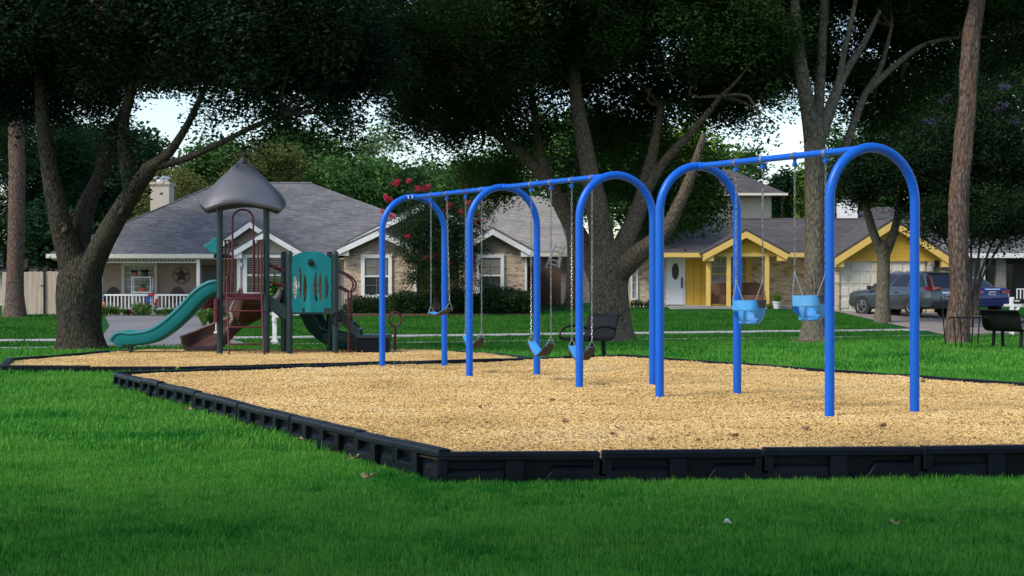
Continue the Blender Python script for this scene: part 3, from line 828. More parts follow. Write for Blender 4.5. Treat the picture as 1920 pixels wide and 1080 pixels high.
def bucket_swing(q0, q1, z_top, z_apex, label, yaw=0.0):
    mid = (q0 + q1) / 2; h = 0.255
    rt = root('bucket_swing', (mid.x, mid.y, z_top - h), label, 'swing', 'blue bucket swings')
    cy, sy = math.cos(yaw), math.sin(yaw)
    ax = D3 * cy + P3 * sy; fr = -P3 * cy + D3 * sy           # along the beam, towards the front
    C = Vector((mid.x, mid.y, z_top)); hx, hy = 0.165, 0.135
    def pt(a, v):
        c_, s_ = math.cos(a), math.sin(a); e = 0.62
        x = math.copysign(abs(c_) ** e, c_) * hx; y = math.copysign(abs(s_) ** e, s_) * hy
        k = 1.0 if v < 0.42 else 1 - 0.42 * ((v - 0.42) / 0.58) ** 2.2
        return C + ax * x * k + fr * y * k - Vector((0, 0, h * v))
    NA, NV = 72, 26
    m = MB(); b2 = MB()
    for i in range(NA):
        for j in range(NV):
            a = 2 * math.pi * (i + 0.5) / NA; v = (j + 0.5) / NV
            da = ((a - math.pi / 2 + math.pi) % (2 * math.pi)) - math.pi       # 0 at the front
            pc = pt(a, v) - C; lx, lf = abs(pc.dot(ax)) / hx, pc.dot(fr) / hy
            hole = lf > 0.12 and ((lx - 0.52) / 0.36) ** 4 + ((v - 0.69) / 0.25) ** 4 < 1
            if hole: continue
            tgt = m
            q = [pt(2 * math.pi * i / NA, j / NV), pt(2 * math.pi * (i + 1) / NA, j / NV), pt(2 * math.pi * (i + 1) / NA, (j + 1) / NV), pt(2 * math.pi * i / NA, (j + 1) / NV)]
            tgt.add(q, [(0, 1, 2, 3)])
    bt = [pt(2 * math.pi * i / NA, 1.0) for i in range(NA)]
    m.add(bt, [tuple(range(NA))])
    o = m.build('bucket_seat', swing_blue, rt, False)
    bm = bmesh.new(); bm.from_mesh(o.data); bmesh.ops.remove_doubles(bm, verts=bm.verts, dist=0.0008); bmesh.ops.recalc_face_normals(bm, faces=bm.faces)
    for f in bm.faces: f.smooth = True
    bm.to_mesh(o.data); bm.free()
    sd = o.modifiers.new('solid', 'SOLIDIFY'); sd.thickness = 0.012; sd.offset = -1
    # proud upper band with a rolled rim, grey pads where the straps bolt on
    ring = MB(); secs = []
    for i in range(NA):
        a = 2 * math.pi * i / NA; p0, p1 = pt(a, -0.02), pt(a, 0.40)
        out = Vector((p0.x - C.x, p0.y - C.y, 0)).normalized()
        secs.append([p0 + out * 0.006, p1 + out * 0.006, p1 + out * 0.001, p0 - out * 0.016])
    n = len(secs); vs = [p for s_ in secs for p in s_]
    ring.add(vs, [(i * 4 + j, i * 4 + (j + 1) % 4, ((i + 1) % n) * 4 + (j + 1) % 4, ((i + 1) % n) * 4 + j) for i in range(n) for j in range(4)])
    ring.build('rim_band', swing_blue, o, True)
    for s_ in (-1, 1):
        pm = MB(); p = C + ax * s_ * (hx + 0.010)
        pm.prism([p - fr * 0.075 + Vector((0, 0, 0.008)), p + fr * 0.075 + Vector((0, 0, 0.008)), p + fr * 0.05 - Vector((0, 0, 0.075)), p - fr * 0.05 - Vector((0, 0, 0.075))], ax * s_ * 0.008)
        pm.build('strap_pad', swing_grey, o)
    for s_, q in ((-1, q0), (1, q1)):
        ap = Vector((q.x, q.y, z_apex))
        c = chain_mesh((q.x, q.y, BEAM_Z - 0.09), ap, rng.uniform(-0.02, 0.02)).build('chain', galv, rt, True); c['kind'] = 'stuff'
        st = MB()
        st.tube([ap + Vector((0, 0, 0.02)), ap - Vector((0, 0, 0.01))], 0.012, 8)
        for f_ in (-1, 1):
            e = C + ax * s_ * hx * 0.97 + fr * f_ * 0.085
            st.tube([ap, e], 0.006, 6)
        st.build('strap', galv, rt, True)
    return rt
bucket_swing(hang_b[0], hang_b[1], 1.294, 1.50, 'blue bucket swing beside the nearer arch leg, in front of the yellow porch', 0.25)
bucket_swing(hang_b[2], hang_b[3], 1.354, 1.585, 'blue bucket swing closest to the foremost arch, partly hidden by its leg', 0.25)

# ------------------------------------------------------------------ play tower with roof, slides, bridge and steps
T = root('play_structure', (-4.9, 33.6, 0.08), 'climbing tower with grey pointed roof, teal slide and maroon ladder', 'playground')
T1 = [Vector((-5.65, 33.0)), Vector((-4.77, 33.15)), Vector((-4.90, 34.03)), Vector((-5.80, 33.88))]
T2 = [Vector((-4.33, 33.2)), Vector((-3.45, 33.32)), Vector((-3.66, 34.25)), Vector((-4.56, 34.1))]
def post(p, z1, cap=True):
    m = MB().tube([(p.x, p.y, -0.05), (p.x, p.y, z1)], 0.062, 16)
    o = m.build('post', post_green, T, True)
    if cap:
        MB().lathe([(0.0, 0.05), (0.035, 0.045), (0.058, 0.02), (0.066, -0.01), (0.066, -0.05)][::-1], (p.x, p.y, z1), 14).build('post_cap', post_green, o, True)
    for z in (0.95, 1.22, 1.95):
        if z < z1: MB().tube([(p.x, p.y, z - 0.025), (p.x, p.y, z + 0.025)], 0.071, 14).build('clamp', post_green, o, True)
    return o
for p in T1: post(p, 3.02, False)
for p in T2: post(p, 2.05)
# roof
c1 = sum((p for p in T1), Vector((0, 0))) / 4
rot1 = math.atan2(T1[1].y - T1[0].y, T1[1].x - T1[0].x)
secs = []
NR = 48
PROF = [(0.012, 3.94), (0.11, 3.84), (0.28, 3.67), (0.46, 3.49), (0.63, 3.30), (0.755, 3.14), (0.825, 3.02), (0.84, 2.955), (0.82, 2.915), (0.78, 2.905), (0.70, 2.95), (0.5, 3.14), (0.22, 3.45), (0.03, 3.65)]
for k, (r, z) in enumerate(PROF):
    sec = []
    for i in range(NR):
        a = 2 * math.pi * i / NR
        sq = 1 / max(abs(math.cos(a)), abs(math.sin(a))); w = min(1.0, (sq - 1) / 0.4143)
        edge = min(1, r / 0.80)
        rr = r * (0.30 + 0.70 * sq) * (1 - 0.05 * w * w)
        zz = z + edge ** 3 * (0.085 * (1 - w) ** 1.5 * (1 + 0.4 * math.sin(2 * a)) - 0.05 * w)
        if 1 < k < 7: rr *= 1 + 0.010 * math.sin(a * 5 + k * 1.7)
        sec.append((c1.x + rr * math.cos(a + rot1), c1.y + rr * math.sin(a + rot1), zz))
    secs.append(sec)
MB().loft(secs).build('roof', roof_plastic, T, True)
# decks
for poly, z in ((T1, 1.26), (T2, 0.98)):
    m = MB().prism([(p.x, p.y, z - 0.06) for p in poly], (0, 0, 0.06)).build('deck', dark_iron if False else maroon if z > 1.2 else post_green, T)
    for i in range(4):
        a, b = poly[i], poly[(i + 1) % 4]
        MB().bar((a.x, a.y, z - 0.055), (b.x, b.y, z - 0.055), 0.05, 0.12).build('deck_rim', post_green if z < 1.2 else maroon, m)
# front ladder
def XY(px, Y): return (px - 960) * Y / F
L0 = []
for px0, px1 in ((425, 430), (490, 495.5)):
    a = P(px0, 520, 33.0); b = P(px0 + 1, 560, 32.92); c = P(px1, 668, 32.55); c.z = -0.03
    L0.append([a, b, c])
lad = MB().tube(smooth_path([L0[0][0] + Vector((0.02, 0.12, 0.04)), *L0[0]], 5), 0.021, 10).build('ladder', maroon, T, True)
MB().tube(smooth_path([L0[1][0] + Vector((-0.02, 0.12, 0.04)), *L0[1]], 5), 0.021, 10).build('ladder_rail', maroon, lad, True)
for py in (560, 581, 609, 638):
    t = (py - 560) / (668 - 560)
    a = L0[0][1].lerp(L0[0][2], t); b = L0[1][1].lerp(L0[1][2], t)
    MB().tube([a, a.lerp(b, 0.5) - Vector((0, 0.04, 0)), b], 0.017, 10).build('rung', maroon, lad, True)
# loop handhold and barred side panels of the tower entrance
yF = 33.05
loop = [P(436, 548, yF)] + [P(436, y, yF) for y in (500, 450, 420)] + [P(455.5 + 19.5 * math.cos(a), 412 - 19 * math.sin(a), yF) for a in np.linspace(math.pi, 0, 12)] + [P(475, y, yF) for y in (420, 450, 500, 548)]
MB().tube(loop, 0.019, 10).build('entrance_loop', maroon, T, True)
for xs_, side in (((423, 429.5), 0), ((484, 490.5), 1)):
    m = MB().bar(P(xs_[0] - 3, 452, yF), P(xs_[1] + 3, 450, yF), 0.035, 0.03).build('barrier', maroon, T)
    MB().bar(P(xs_[0] - 3, 546, yF), P(xs_[1] + 3, 546, yF), 0.035, 0.03).build('bottom_rail', maroon, m)
    for x_ in xs_: MB().tube([P(x_, 548, yF), P(x_, 450, yF)], 0.020, 8).build('bar', maroon, m, True)
    MB().tube([P(436 if side == 0 else 476, 548, yF + 0.03), P(436 if side == 0 else 476, 450, yF + 0.03)], 0.026, 8).build('bar', maroon, m, True)
# U-shaped chutes
def chute(name, mat, path, width, wall, floor_t, side=None, rim=True, rim_mat=None, flare=None):
    path = smooth_path(path, 5); k = len(path); secs = []; rims = [[], []]
    for i, p in enumerate(path):
        t = (path[min(i + 1, k - 1)] - path[max(i - 1, 0)]).normalized()
        sd = side.normalized() if side is not None else Vector((0, 0, 1)).cross(t).normalized()
        sd = (sd - t * sd.dot(t)).normalized(); n = sd.cross(t)
        if n.z < 0: n = -n
        s_ = i / (k - 1); wl = wall * (flare(s_) if flare else 1); w = width / 2
        prof = [(-w, wl), (-w - 0.012, wl * 0.4), (-w + 0.05, -0.07), (-w * 0.4, -0.11), (w * 0.4, -0.11), (w - 0.05, -0.07), (w + 0.012, wl * 0.4), (w, wl),
                (w - 0.035, wl), (w - 0.045, wl * 0.35), (w - 0.10, 0.0), (w * 0.3, -0.035), (-w * 0.3, -0.035), (-w + 0.10, 0.0), (-w + 0.045, wl * 0.35), (-w + 0.035, wl)]
        secs.append([p + sd * a + n * b for a, b in prof])
        rims[0].append(p - sd * (w + 0.002) + n * (wl - 0.01)); rims[1].append(p + sd * (w + 0.002) + n * (wl - 0.01))
    o = MB().loft(secs).build(name, mat, T, True)
    if rim:
        for r in rims: MB().tube(r, 0.036, 8).build('rim', rim_mat or mat, o, True)
        # moulded groove line along each side
    return o
gs = chute('slide', teal, [P(414, 541, 33.5), P(400, 543, 33.5), P(378, 558, 33.52), P(350, 588, 33.55), P(318, 616, 33.6), P(292, 631, 33.68), P(262, 637, 33.75), P(236, 639, 33.8), P(228, 646, 33.82)], 0.50, 0.15, 0.04, Vector((0.1, 1, 0)), flare=lambda s: 1.0 if s < 0.8 else 1.0 + 0.25 * math.sin((s - 0.8) / 0.2 * math.pi))
q = P(245, 648, 33.7)
MB().tube([(q.x, 33.7, -0.05), (q.x, 33.7, q.z)], 0.045, 10).build('slide_foot', post_green, gs, True)
bs_ = chute('slide', brown_plastic, [Vector((-4.98, 33.9, 1.17)), Vector((-5.06, 34.25, 1.12)), Vector((-5.22, 34.6, 0.93)), Vector((-5.50, 34.78, 0.68)), Vector((-5.85, 34.66, 0.44)), Vector((-6.10, 34.35, 0.27)), Vector((-6.20, 33.98, 0.20))], 0.80, 0.20, 0.04, rim_mat=brown_edge)
ds = chute('slide', dark_teal, [P(570, 574, 34.1), P(577, 590, 34.25), P(588, 611, 34.45), P(606, 630, 34.55), P(628, 641, 34.5), P(652, 645, 34.45), P(672, 647, 34.4)], 0.56, 0.20, 0.04, Vector((0.15, 1, 0)))
# teal panel with slots on the second tower
def slot_panel():
    NX, NY = 72, 96; m = MB(); Yp = 33.24
    def top(u): return 0.965 + 0.105 * (1 - (2 * u - 1) ** 2) ** 0.7 - 0.05 * abs(2 * u - 1) ** 3
    slots = [(0.125, 0.24, 0.64, 0.050, 0.03), (0.255, 0.19, 0.76, 0.040, -0.06), (0.375, 0.17, 0.62, 0.040, -0.05), (0.625, 0.17, 0.66, 0.042, 0.10), (0.735, 0.17, 0.66, 0.042, 0.10), (0.885, 0.22, 0.64, 0.045, -0.03)]
    def hole(u, v):
        for cx, v0, v1, w, bend in slots:
            if v0 < v < v1:
                s = (v - v0) / (v1 - v0); cc = cx + bend * (0.5 - s) ** 2 * (1 if s < 0.5 else 0.4)
                if abs(u - cc) < w * math.sin(math.pi * s) ** 0.55: return True
        return (u - 0.50) ** 2 * 0.9 + (v - 0.835) ** 2 * 1.6 < 0.0022
    x0, x1 = P(543.5, 0, Yp).x, P(621, 0, Yp).x; z0 = PZ(586, Yp); H = PZ(477, Yp) - z0
    def pt(i, j):
        u, v = i / NX, j / NY * 0.985
        return Vector((x0 + (x1 - x0) * u, Yp + 0.13 * u - 0.06 - 0.022 * math.exp(-((u - 0.5) / 0.09) ** 2) * (1 - v) - 0.008 * math.cos(u * 9), z0 + H * v * top(u)))
    for i in range(NX):
        for j in range(NY):
            if hole((i + 0.5) / NX, (j + 0.5) / NY): continue
            m.add([pt(i, j), pt(i + 1, j), pt(i + 1, j + 1), pt(i, j + 1)], [(0, 1, 2, 3)])
    o = m.build('slotted_panel', teal, T)
    bm = bmesh.new(); bm.from_mesh(o.data); bmesh.ops.remove_doubles(bm, verts=bm.verts, dist=0.0008); bmesh.ops.recalc_face_normals(bm, faces=bm.faces)
    for f in bm.faces: f.smooth = True
    bm.to_mesh(o.data); bm.free()
    sd = o.modifiers.new('solid', 'SOLIDIFY'); sd.thickness = 0.035; sd.offset = 0
    q = P(583, 493, Yp - 0.03)
    MB().lathe([(0.058, 0.05), (0.064, 0.0), (0.058, -0.03), (0.03, -0.04), (0.0, -0.04)], q, 18, 'Y').build('panel_bubble', black_metal, o, True)
    return o
slot_panel()
# bridge between the towers
m = MB()
a0, a1 = T1[1], T2[0]
m.prism([(a0.x, a0.y, 1.27), (a1.x, a1.y, 0.98), (a1.x, a1.y, 0.72), (a0.x, a0.y, 1.0)], (-0.02, 0.05, 0)).build('bridge_panel', post_green, T)
b0, b1 = T1[2], T2[3]
MB().prism([(b0.x, b0.y, 1.27), (b1.x, b1.y, 0.98), (b1.x, b1.y, 0.72), (b0.x, b0.y, 1.0)], (0.0, 0.05, 0)).build('bridge_panel', post_green, T)
for zt, zb in ((1.86, 1.70), (1.52, 1.40)):
    for a, b in ((a0, a1), (b0, b1)):
        MB().tube([(a.x, a.y, zt), (b.x - 0.03, b.y, zb), (b.x - 0.02, b.y, zb - 0.12)], 0.022, 8).build('handrail', maroon, T, True)
for k in range(4):
    f = (k + 0.5) / 4; a = a0.lerp(a1, f); b = b0.lerp(b1, f); z = 1.24 - 0.29 * f
    MB().bar((a.x, a.y + 0.04, z), (b.x, b.y, z), 0.11, 0.03).build('bridge_step', post_green, T)
# steps down to the transfer deck, with looped rails and a steering wheel
e0, e1 = Vector((-3.42, 33.40)), Vector((-2.98, 33.42))
for off in (0.0, 0.62):
    st = MB().prism([(e0.x, e0.y + off, 0.98), (e1.x, e1.y + off, 0.55), (e1.x, e1.y + off, 0.36), (e0.x, e0.y + off, 0.74)], (0, 0.04, 0)).build('stair_side', post_green, T)
for k in range(3):
    x = e0.x + (k + 0.6) * 0.15; z = 0.86 - k * 0.14
    MB().bx(x - 0.08, x + 0.08, e0.y + 0.045, e0.y + 0.62, z - 0.03, z).build('step', post_green, T)
for dY in (0.0, 0.62):
    rail = [P(631, 507, 33.36), P(645, 514, 33.38), P(657, 523, 33.4), P(662, 533, 33.4), P(659, 543, 33.4), P(652, 547, 33.4), P(643, 543, 33.4), P(631, 536, 33.36)]
    rr = MB().tube(smooth_path([p + Vector((0, dY, 0)) for p in rail], 4), 0.020, 8).build('handrail', maroon, T, True)
    g = P(653, 545, 33.4) + Vector((0, dY, 0))
    MB().tube([g, (g.x + 0.01, g.y, -0.05)], 0.022, 8).build('rail_post', maroon, rr, True)
w = P(634, 597, 33.24); wh = MB()
wh.tube([(w.x + 0.135 * math.cos(a), w.y, w.z + 0.135 * math.sin(a)) for a in np.linspace(0, 2 * math.pi, 25)], 0.016, 8, False)
wo = wh.build('steering_wheel', black_metal, T, True)
for a in (0.5, 2.6, 4.7): MB().bar((w.x, w.y, w.z), (w.x + 0.13 * math.cos(a), w.y, w.z + 0.13 * math.sin(a)), 0.03, 0.012).build('spoke', black_metal, wo)
MB().tube([(w.x, w.y - 0.02, w.z), (w.x, w.y + 0.16, w.z)], 0.04, 10).build('hub', black_metal, wo, True)
dk = MB().bx(-3.05, -2.40, 33.35, 34.1, 0.40, 0.46).build('transfer_deck', post_green, T)
MB().bx(-3.03, -2.42, 33.37, 33.42, 0.02, 0.40).build('deck_skirt', plastic_black, dk)
MB().bx(-3.03, -2.42, 34.03, 34.08, 0.02, 0.40).build('deck_skirt', plastic_black, dk)
MB().bx(-2.47, -2.42, 33.43, 34.02, 0.02, 0.40).build('deck_skirt', plastic_black, dk)
for x in (-2.93, -2.52): MB().lathe([(0.016, 0), (0.016, -0.02), (0, -0.02)], (x, 33.37, 0.14), 8, 'Y').build('bolt', galv, dk)
# leaf-shaped teal fin, maroon drum and its beater on the left post
lf = [P(x, y, 32.98) for x, y in ((409, 444), (398, 447), (393, 454), (379, 462), (388, 466), (391, 471), (402, 476), (409, 474))]
MB().prism(lf, (0, 0.05, 0)).build('leaf_panel', teal, T, False, 0.012)
q = P(405, 560, 32.9); q2 = P(405, 604, 32.9)
dr = MB().tube([q, q2], 0.048, 12).build('drum', maroon, T, True)
MB().tube([q2, q2 - Vector((0, 0, 0.20))], 0.011, 6).build('beater_cord', white_trim, dr)
MB().tube([q2 - Vector((-0.02, 0, 0.20)), q2 - Vector((0.04, 0, 0.205))], 0.022, 8).build('beater', cream_trim, dr, True)
MB().bar((q.x, q.y, q.z - 0.02), (T1[0].x, T1[0].y, q.z - 0.02), 0.02, 0.03).build('bracket', post_green, dr)

# ring on a post at the end of the small bed
qx, qy = PX(741, 34.4), 34.4
rt = root('ring_post', (qx, qy, 0.08), 'maroon upright ring on a short post beside the slide tower', 'play ring')
zc = PZ(598, qy)
MB().tube([(qx, qy, -0.03), (qx, qy, zc - 0.135)], 0.028, 10).build('post', maroon, rt, True)
MB().tube([(qx + 0.125 * math.sin(a), qy, zc - 0.14 * math.cos(a)) for a in np.linspace(0, 2 * math.pi, 29)], 0.020, 8, False).build('ring', maroon, rt, True)

# ------------------------------------------------------------------ houses
def window(house, Y, x0, x1, y0, y1, fw, trim, nx=2, ny=4, pane=None, mid=True, name='window'):
    """frame in photo pixels at depth Y: outer frame, two panes with thin bars, meeting rail"""
    X0, X1, Z0, Z1 = PX(x0, Y), PX(x1, Y), PZ(y1, Y), PZ(y0, Y); f = fw
    m = MB()
    m.bx(X0, X0 + f, Y - 0.05, Y + 0.04, Z0, Z1); m.bx(X1 - f, X1, Y - 0.05, Y + 0.04, Z0, Z1)
    m.bx(X0 + f, X1 - f, Y - 0.05, Y + 0.04, Z1 - f, Z1); m.bx(X0 + f, X1 - f, Y - 0.065, Y + 0.04, Z0, Z0 + f)
    w = m.build(name, trim, house)
    zm = (Z0 + Z1) / 2
    if mid:
        slab('pane', pane or glass, w, X0 + f, X1 - f, Y + 0.005, Y + 0.02, zm, Z1 - f)
        slab('pane', pane or glass, w, X0 + f, X1 - f, Y + 0.005, Y + 0.02, Z0 + f, zm)
        slab('meeting_rail', trim, w, X0 + f, X1 - f, Y - 0.03, Y + 0.004, zm - 0.03, zm + 0.03)
    else:
        slab('pane', pane or glass, w, X0 + f, X1 - f, Y + 0.005, Y + 0.02, Z0 + f, Z1 - f)
    for i in range(1, nx):
        x = X0 + f + (X1 - X0 - 2 * f) * i / nx
        slab('muntin', blinds if pane is None else white_trim, w, x - 0.008, x + 0.008, Y - 0.012, Y + 0.003, Z0 + f, Z1 - f)
    for j in range(1, ny):
        z = Z0 + f + (Z1 - Z0 - 2 * f) * j / ny
        if mid and abs(z - zm) < 0.05: continue
        slab('muntin', blinds if pane is None else white_trim, w, X0 + f, X1 - f, Y - 0.014, Y + 0.002, z - 0.008, z + 0.008)
    return w

def gable(house, xl, xr, xa, Yf, Yb, ze, za, roof, trim, wall, over=0.35, thick=0.14, rake=0.20, returns=True, boards=None, board_h=0.16):
    """front-facing gable: two roof slopes, rake boards, wall triangle (optionally boarded), eave returns"""
    A = Vector((xa, 0, za)); out = []
    for sgn, xe in ((-1, xl), (1, xr)):
        E = Vector((xe, 0, ze)); dv = (E - A).normalized(); E2 = E + dv * 0.08
        n = Vector((-dv.z, 0, dv.x)); n = n if n.z > 0 else -n
        sl = MB().prism([A + n * 0.0, E2 + n * 0.0, E2 + n * thick * 0.6, A + Vector((0, 0, thick * 0.75))], (0, Yb - Yf + over, 0))
        sl.v = [(x, y + Yf - over, z) for x, y, z in sl.v]
        s_ = sl.build('roof_slope', roof, house)
        rk = MB().prism([A - n * 0.002, E2 - n * 0.002, E2 - n * rake, A - Vector((0, 0, rake * 1.15))], (0, 0.06, 0))
        rk.v = [(x, y + Yf - over - 0.015, z) for x, y, z in rk.v]
        rk.build('rake_board', trim, s_)
        if returns:
            k = 0.42
            MB().bx(xe, xe - sgn * k, Yf - over + 0.05, Yf + 0.1, ze - rake * 1.25, ze + 0.03).build('eave_return', trim, s_)
    sx = abs((za - ze) / (xa - xl))
    tri = MB().prism([(xl + 0.05, Yf, ze - 0.05), (xr - 0.05, Yf, ze - 0.05), (xa, Yf, za - 0.06)], (0, 0.12, 0)).build('gable_wall', wall, house)
    if boards:
        z = ze - 0.05
        while z < za - 0.25:
            f0 = (za - 0.1 - (z + board_h)) / (za - ze); x0 = xa - (xa - xl) * f0 + 0.1; x1 = xa + (xr - xa) * f0 - 0.1
            if x1 - x0 > 0.2:
                piece('siding_board', boards, tri, ((x0 + x1) / 2, Yf - 0.012, z + board_h / 2), scale=(x1 - x0, 1, 1), rot=(R(4), 0, 0))
            z += board_h
    return tri
def board_mesh(mat, h=0.15): return MB().box((0, 0, 0), (1, 0.018, h)).mesh('siding_board', mat)
def boarded(house, name, mat, X0, X1, Yf, Z0, Z1, h, me, parent=None):
    z = Z0
    while z + h <= Z1 + 0.01:
        piece('siding_board', me, parent or house, ((X0 + X1) / 2, Yf, z + h / 2), scale=(X1 - X0, 1, 1), rot=(R(4), 0, 0)); z += h
tan_board = board_mesh(tan_siding); tan_light_board = board_mesh(tan_light); yellow_board = board_mesh(yellow_siding); beige_board = board_mesh(beige_siding, 0.17)

# --- house with porch, on the left
gz1 = 0.08
H1 = root('house', (-9, 72, gz1), 'long tan house with grey hip roof, white trim and a railed porch', 'house')
Yw = 72.0
mw = MB().bx(-18.6, -2.2, Yw, 82, gz1 - 0.6, 2.75).build('wall', tan_siding, H1)
boarded(H1, 'siding', tan_siding, -18.6, -11.2, Yw - 0.01, 0.35, 2.7, 0.155, tan_board, mw)
e = [(-19.0, 69.9, 2.62), (-0.3, 69.9, 2.62), (-0.3, 85, 2.62), (-19.0, 85, 2.62)]
rl, rr_ = Vector((-13.2, 77.3, 5.95)), Vector((-9.05, 77.3, 5.95))
rf = MB().add([*e, rl, rr_], [(0, 1, 5, 4), (1, 2, 5), (2, 3, 4, 5), (3, 0, 4), (3, 2, 1, 0)]).build('roof', shingle_grey, H1)
MB().tube([rl + Vector((0, 0, 0.0)), rr_], 0.07, 6).build('ridge_cap', shingle_grey, rf)
MB().tube([Vector(e[0]) + Vector((0.1, 0.1, 0.02)), rl], 0.06, 6).build('ridge_cap', shingle_grey, rf)
MB().bx(-19.05, -12.2, 69.82, 69.9, 2.46, 2.63).build('fascia', cream_trim, rf)
MB().bx(-19.07, -19.0, 69.82, 85, 2.46, 2.63).build('fascia', cream_trim, rf)
MB().bx(-9.2, -7.2, 69.84, 69.92, 2.46, 2.62).build('fascia', white_trim, rf)
MB().bx(-18.9, -0.4, 70.0, 71.98, 2.42, 2.46).build('soffit', cream_trim, rf)
gt = MB().tube([(-18.95, 69.78, 2.55), (-18.8, 70.2, 2.42), (-18.62, 71.85, 2.3), (-18.62, 71.9, 0.2)], 0.05, 6).build('downpipe', cream_trim, H1)
# chimney
Yc = 80.5
ch = MB().bx(PX(282, Yc), PX(317, Yc), Yc, Yc + 1.2, 3.0, PZ(346, Yc)).build('chimney', beige_siding, H1)
MB().bx(PX(280, Yc), PX(319, Yc), Yc - 0.06, Yc + 1.26, PZ(346, Yc), PZ(341, Yc)).build('chimney_cap', beige_siding, ch)
MB().lathe([(0.30, 0), (0.30, 0.16), (0.42, 0.18), (0.42, 0.24), (0.1, 0.32), (0, 0.33)], (PX(300, Yc), Yc + 0.6, PZ(341, Yc)), 14).build('flue_cap', alu, ch)
# porch
Yp = 70.15
pf = MB().bx(-18.4, -12.1, Yp - 0.05, Yw, gz1 - 0.5, 0.22).build('porch_floor', concrete, H1)
for px, wpx in ((187, 10), (372, 6)):
    X = PX(px, Yp); hw = wpx * Yp / F / 2
    c_ = MB().bx(X - hw, X + hw, Yp - hw, Yp + hw, 0.22, 2.44).build('porch_post', white_trim, H1)
    MB().bx(X - hw - 0.03, X + hw + 0.03, Yp - hw - 0.03, Yp + hw + 0.03, 0.22, 0.36).build('post_base', white_trim, c_)
X0, X1 = PX(190, Yp), PX(369, Yp)
zt, zb = PZ(551.5, Yp), PZ(580, Yp)
rl_ = MB().bx(X0, X1, Yp - 0.04, Yp + 0.04, zt - 0.07, zt).build('porch_railing', white_trim, H1)
slab('bottom_rail', white_trim, rl_, X0, X1, Yp - 0.03, Yp + 0.03, zb, zb + 0.06)
for i in range(26):
    x = X0 + (X1 - X0) * (i + 0.5) / 26
    slab('baluster', white_trim, rl_, x - 0.022, x + 0.022, Yp - 0.022, Yp + 0.022, zb + 0.06, zt - 0.07)
zt, zb = PZ(480.5, Yp), PZ(493, Yp)
fr_ = MB().bx(X0, X1, Yp - 0.03, Yp + 0.03, zb, zb + 0.05).build('porch_frieze', cream_trim, H1)
for i in range(27):
    x = X0 + (X1 - X0) * (i + 0.5) / 27
    slab('slat', cream_trim, fr_, x - 0.025, x + 0.025, Yp - 0.02, Yp + 0.02, zb + 0.05, zt + 0.02)
window(H1, Yw - 0.06, 228, 295, 493, 556, 0.13, cream_trim, 3, 4, glass_pale, False)
slab('front_door', door_dark, H1, PX(379, Yw), PX(412, Yw), Yw - 0.08, Yw - 0.03, 0.1, 2.2)
# double entrance gable
gable(H1, PX(398, 71), PX(548, 71), PX(472, 71), 70.9, 76, PZ(469, 71), PZ(417, 71), shingle_grey, white_trim, tan_siding, 0.45, boards=tan_board)
gable(H1, PX(437, 70), PX(568, 70), PX(502, 70), 70.0, 76, PZ(473, 70), PZ(434, 70), shingle_grey, white_trim, tan_light, 0.45)
MB().bx(PX(445, 70), PX(560, 70), 70.02, 72.1, gz1 - 0.5, PZ(474, 70)).build('wall', tan_light, H1)
slab('corner_board', white_trim, H1, PX(445, 70) - 0.01, PX(451, 70), 69.97, 70.03, gz1 - 0.3, PZ(478, 70))
slab('corner_board', white_trim, H1, PX(555, 70), PX(561, 70), 69.97, 70.03, gz1 - 0.3, PZ(478, 70))
window(H1, 69.98, 456, 540, 476, 556, 0.16, white_trim, 2, 4)
for i in range(16):                                            # slatted blind behind that window
    z = PZ(552, 70) + i * 0.095
    slab('blind_slat', blinds, H1, PX(462, 70), PX(534, 70), 69.975, 69.981, z, z + 0.03)
slab('porch_light', alu, H1, PX(452, 70), PX(455, 70), 69.85, 69.96, PZ(500, 70), PZ(493, 70))
# right wing: recessed brick wall, large gable behind two small ones
MB().bx(PX(568, 71.6), PX(985, 71.6), 71.6, 81, gz1 - 0.6, 2.75).build('wall', brick_tan, H1)
gable(H1, PX(628, 71.6), PX(972, 71.6), PX(800, 71.6), 71.55, 79, PZ(468, 71.6), PZ(381, 71.6), shingle_grey, white_trim, tan_siding, 0.4, boards=tan_board)
gable(H1, PX(636, 69.6), PX(787, 69.6), PX(711, 69.6), 69.6, 76, PZ(468, 69.6), PZ(433, 69.6), shingle_grey, white_trim, tan_siding, 0.4, boards=tan_board)
MB().bx(PX(645, 69.6), PX(779, 69.6), 69.62, 71.7, gz1 - 0.5, PZ(469, 69.6)).build('wall', brick_tan, H1)
slab('corner_board', white_trim, H1, PX(776, 69.6), PX(781, 69.6), 69.57, 69.63, gz1 - 0.3, PZ(478, 69.6))
window(H1, 69.58, 677, 735, 477, 559, 0.15, white_trim, 2, 4)
gable(H1, PX(852, 69.6), PX(996, 69.6), PX(924, 69.6), 69.6, 76, PZ(470, 69.6), PZ(430, 69.6), shingle_grey, white_trim, tan_siding, 0.4, boards=tan_board)
MB().bx(PX(861, 69.6), PX(987, 69.6), 69.62, 71.7, gz1 - 0.5, PZ(471, 69.6)).build('wall', brick_tan, H1)
slab('corner_board', white_trim, H1, PX(984, 69.6), PX(988, 69.6), 69.57, 69.63, gz1 - 0.3, PZ(478, 69.6))
window(H1, 69.58, 893, 945, 477, 556, 0.14, white_trim, 2, 4)
for px0, px1 in ((682, 726), (898, 940)):                       # roller shades in the upper sashes
    slab('roller_shade', blinds, H1, PX(px0, 69.58), PX(px1, 69.58), 69.582, 69.584, PZ(517, 69.6), PZ(482, 69.6))
ap = MB().prism([(PX(787, 70.6), 69.7, 2.70), (PX(852, 70.6), 69.7, 2.70), (PX(852, 70.6), 72.2, 3.75), (PX(787, 70.6), 72.2, 3.75)], (0, 0, 0.1)).build('roof_slope', shingle_dark, H1)
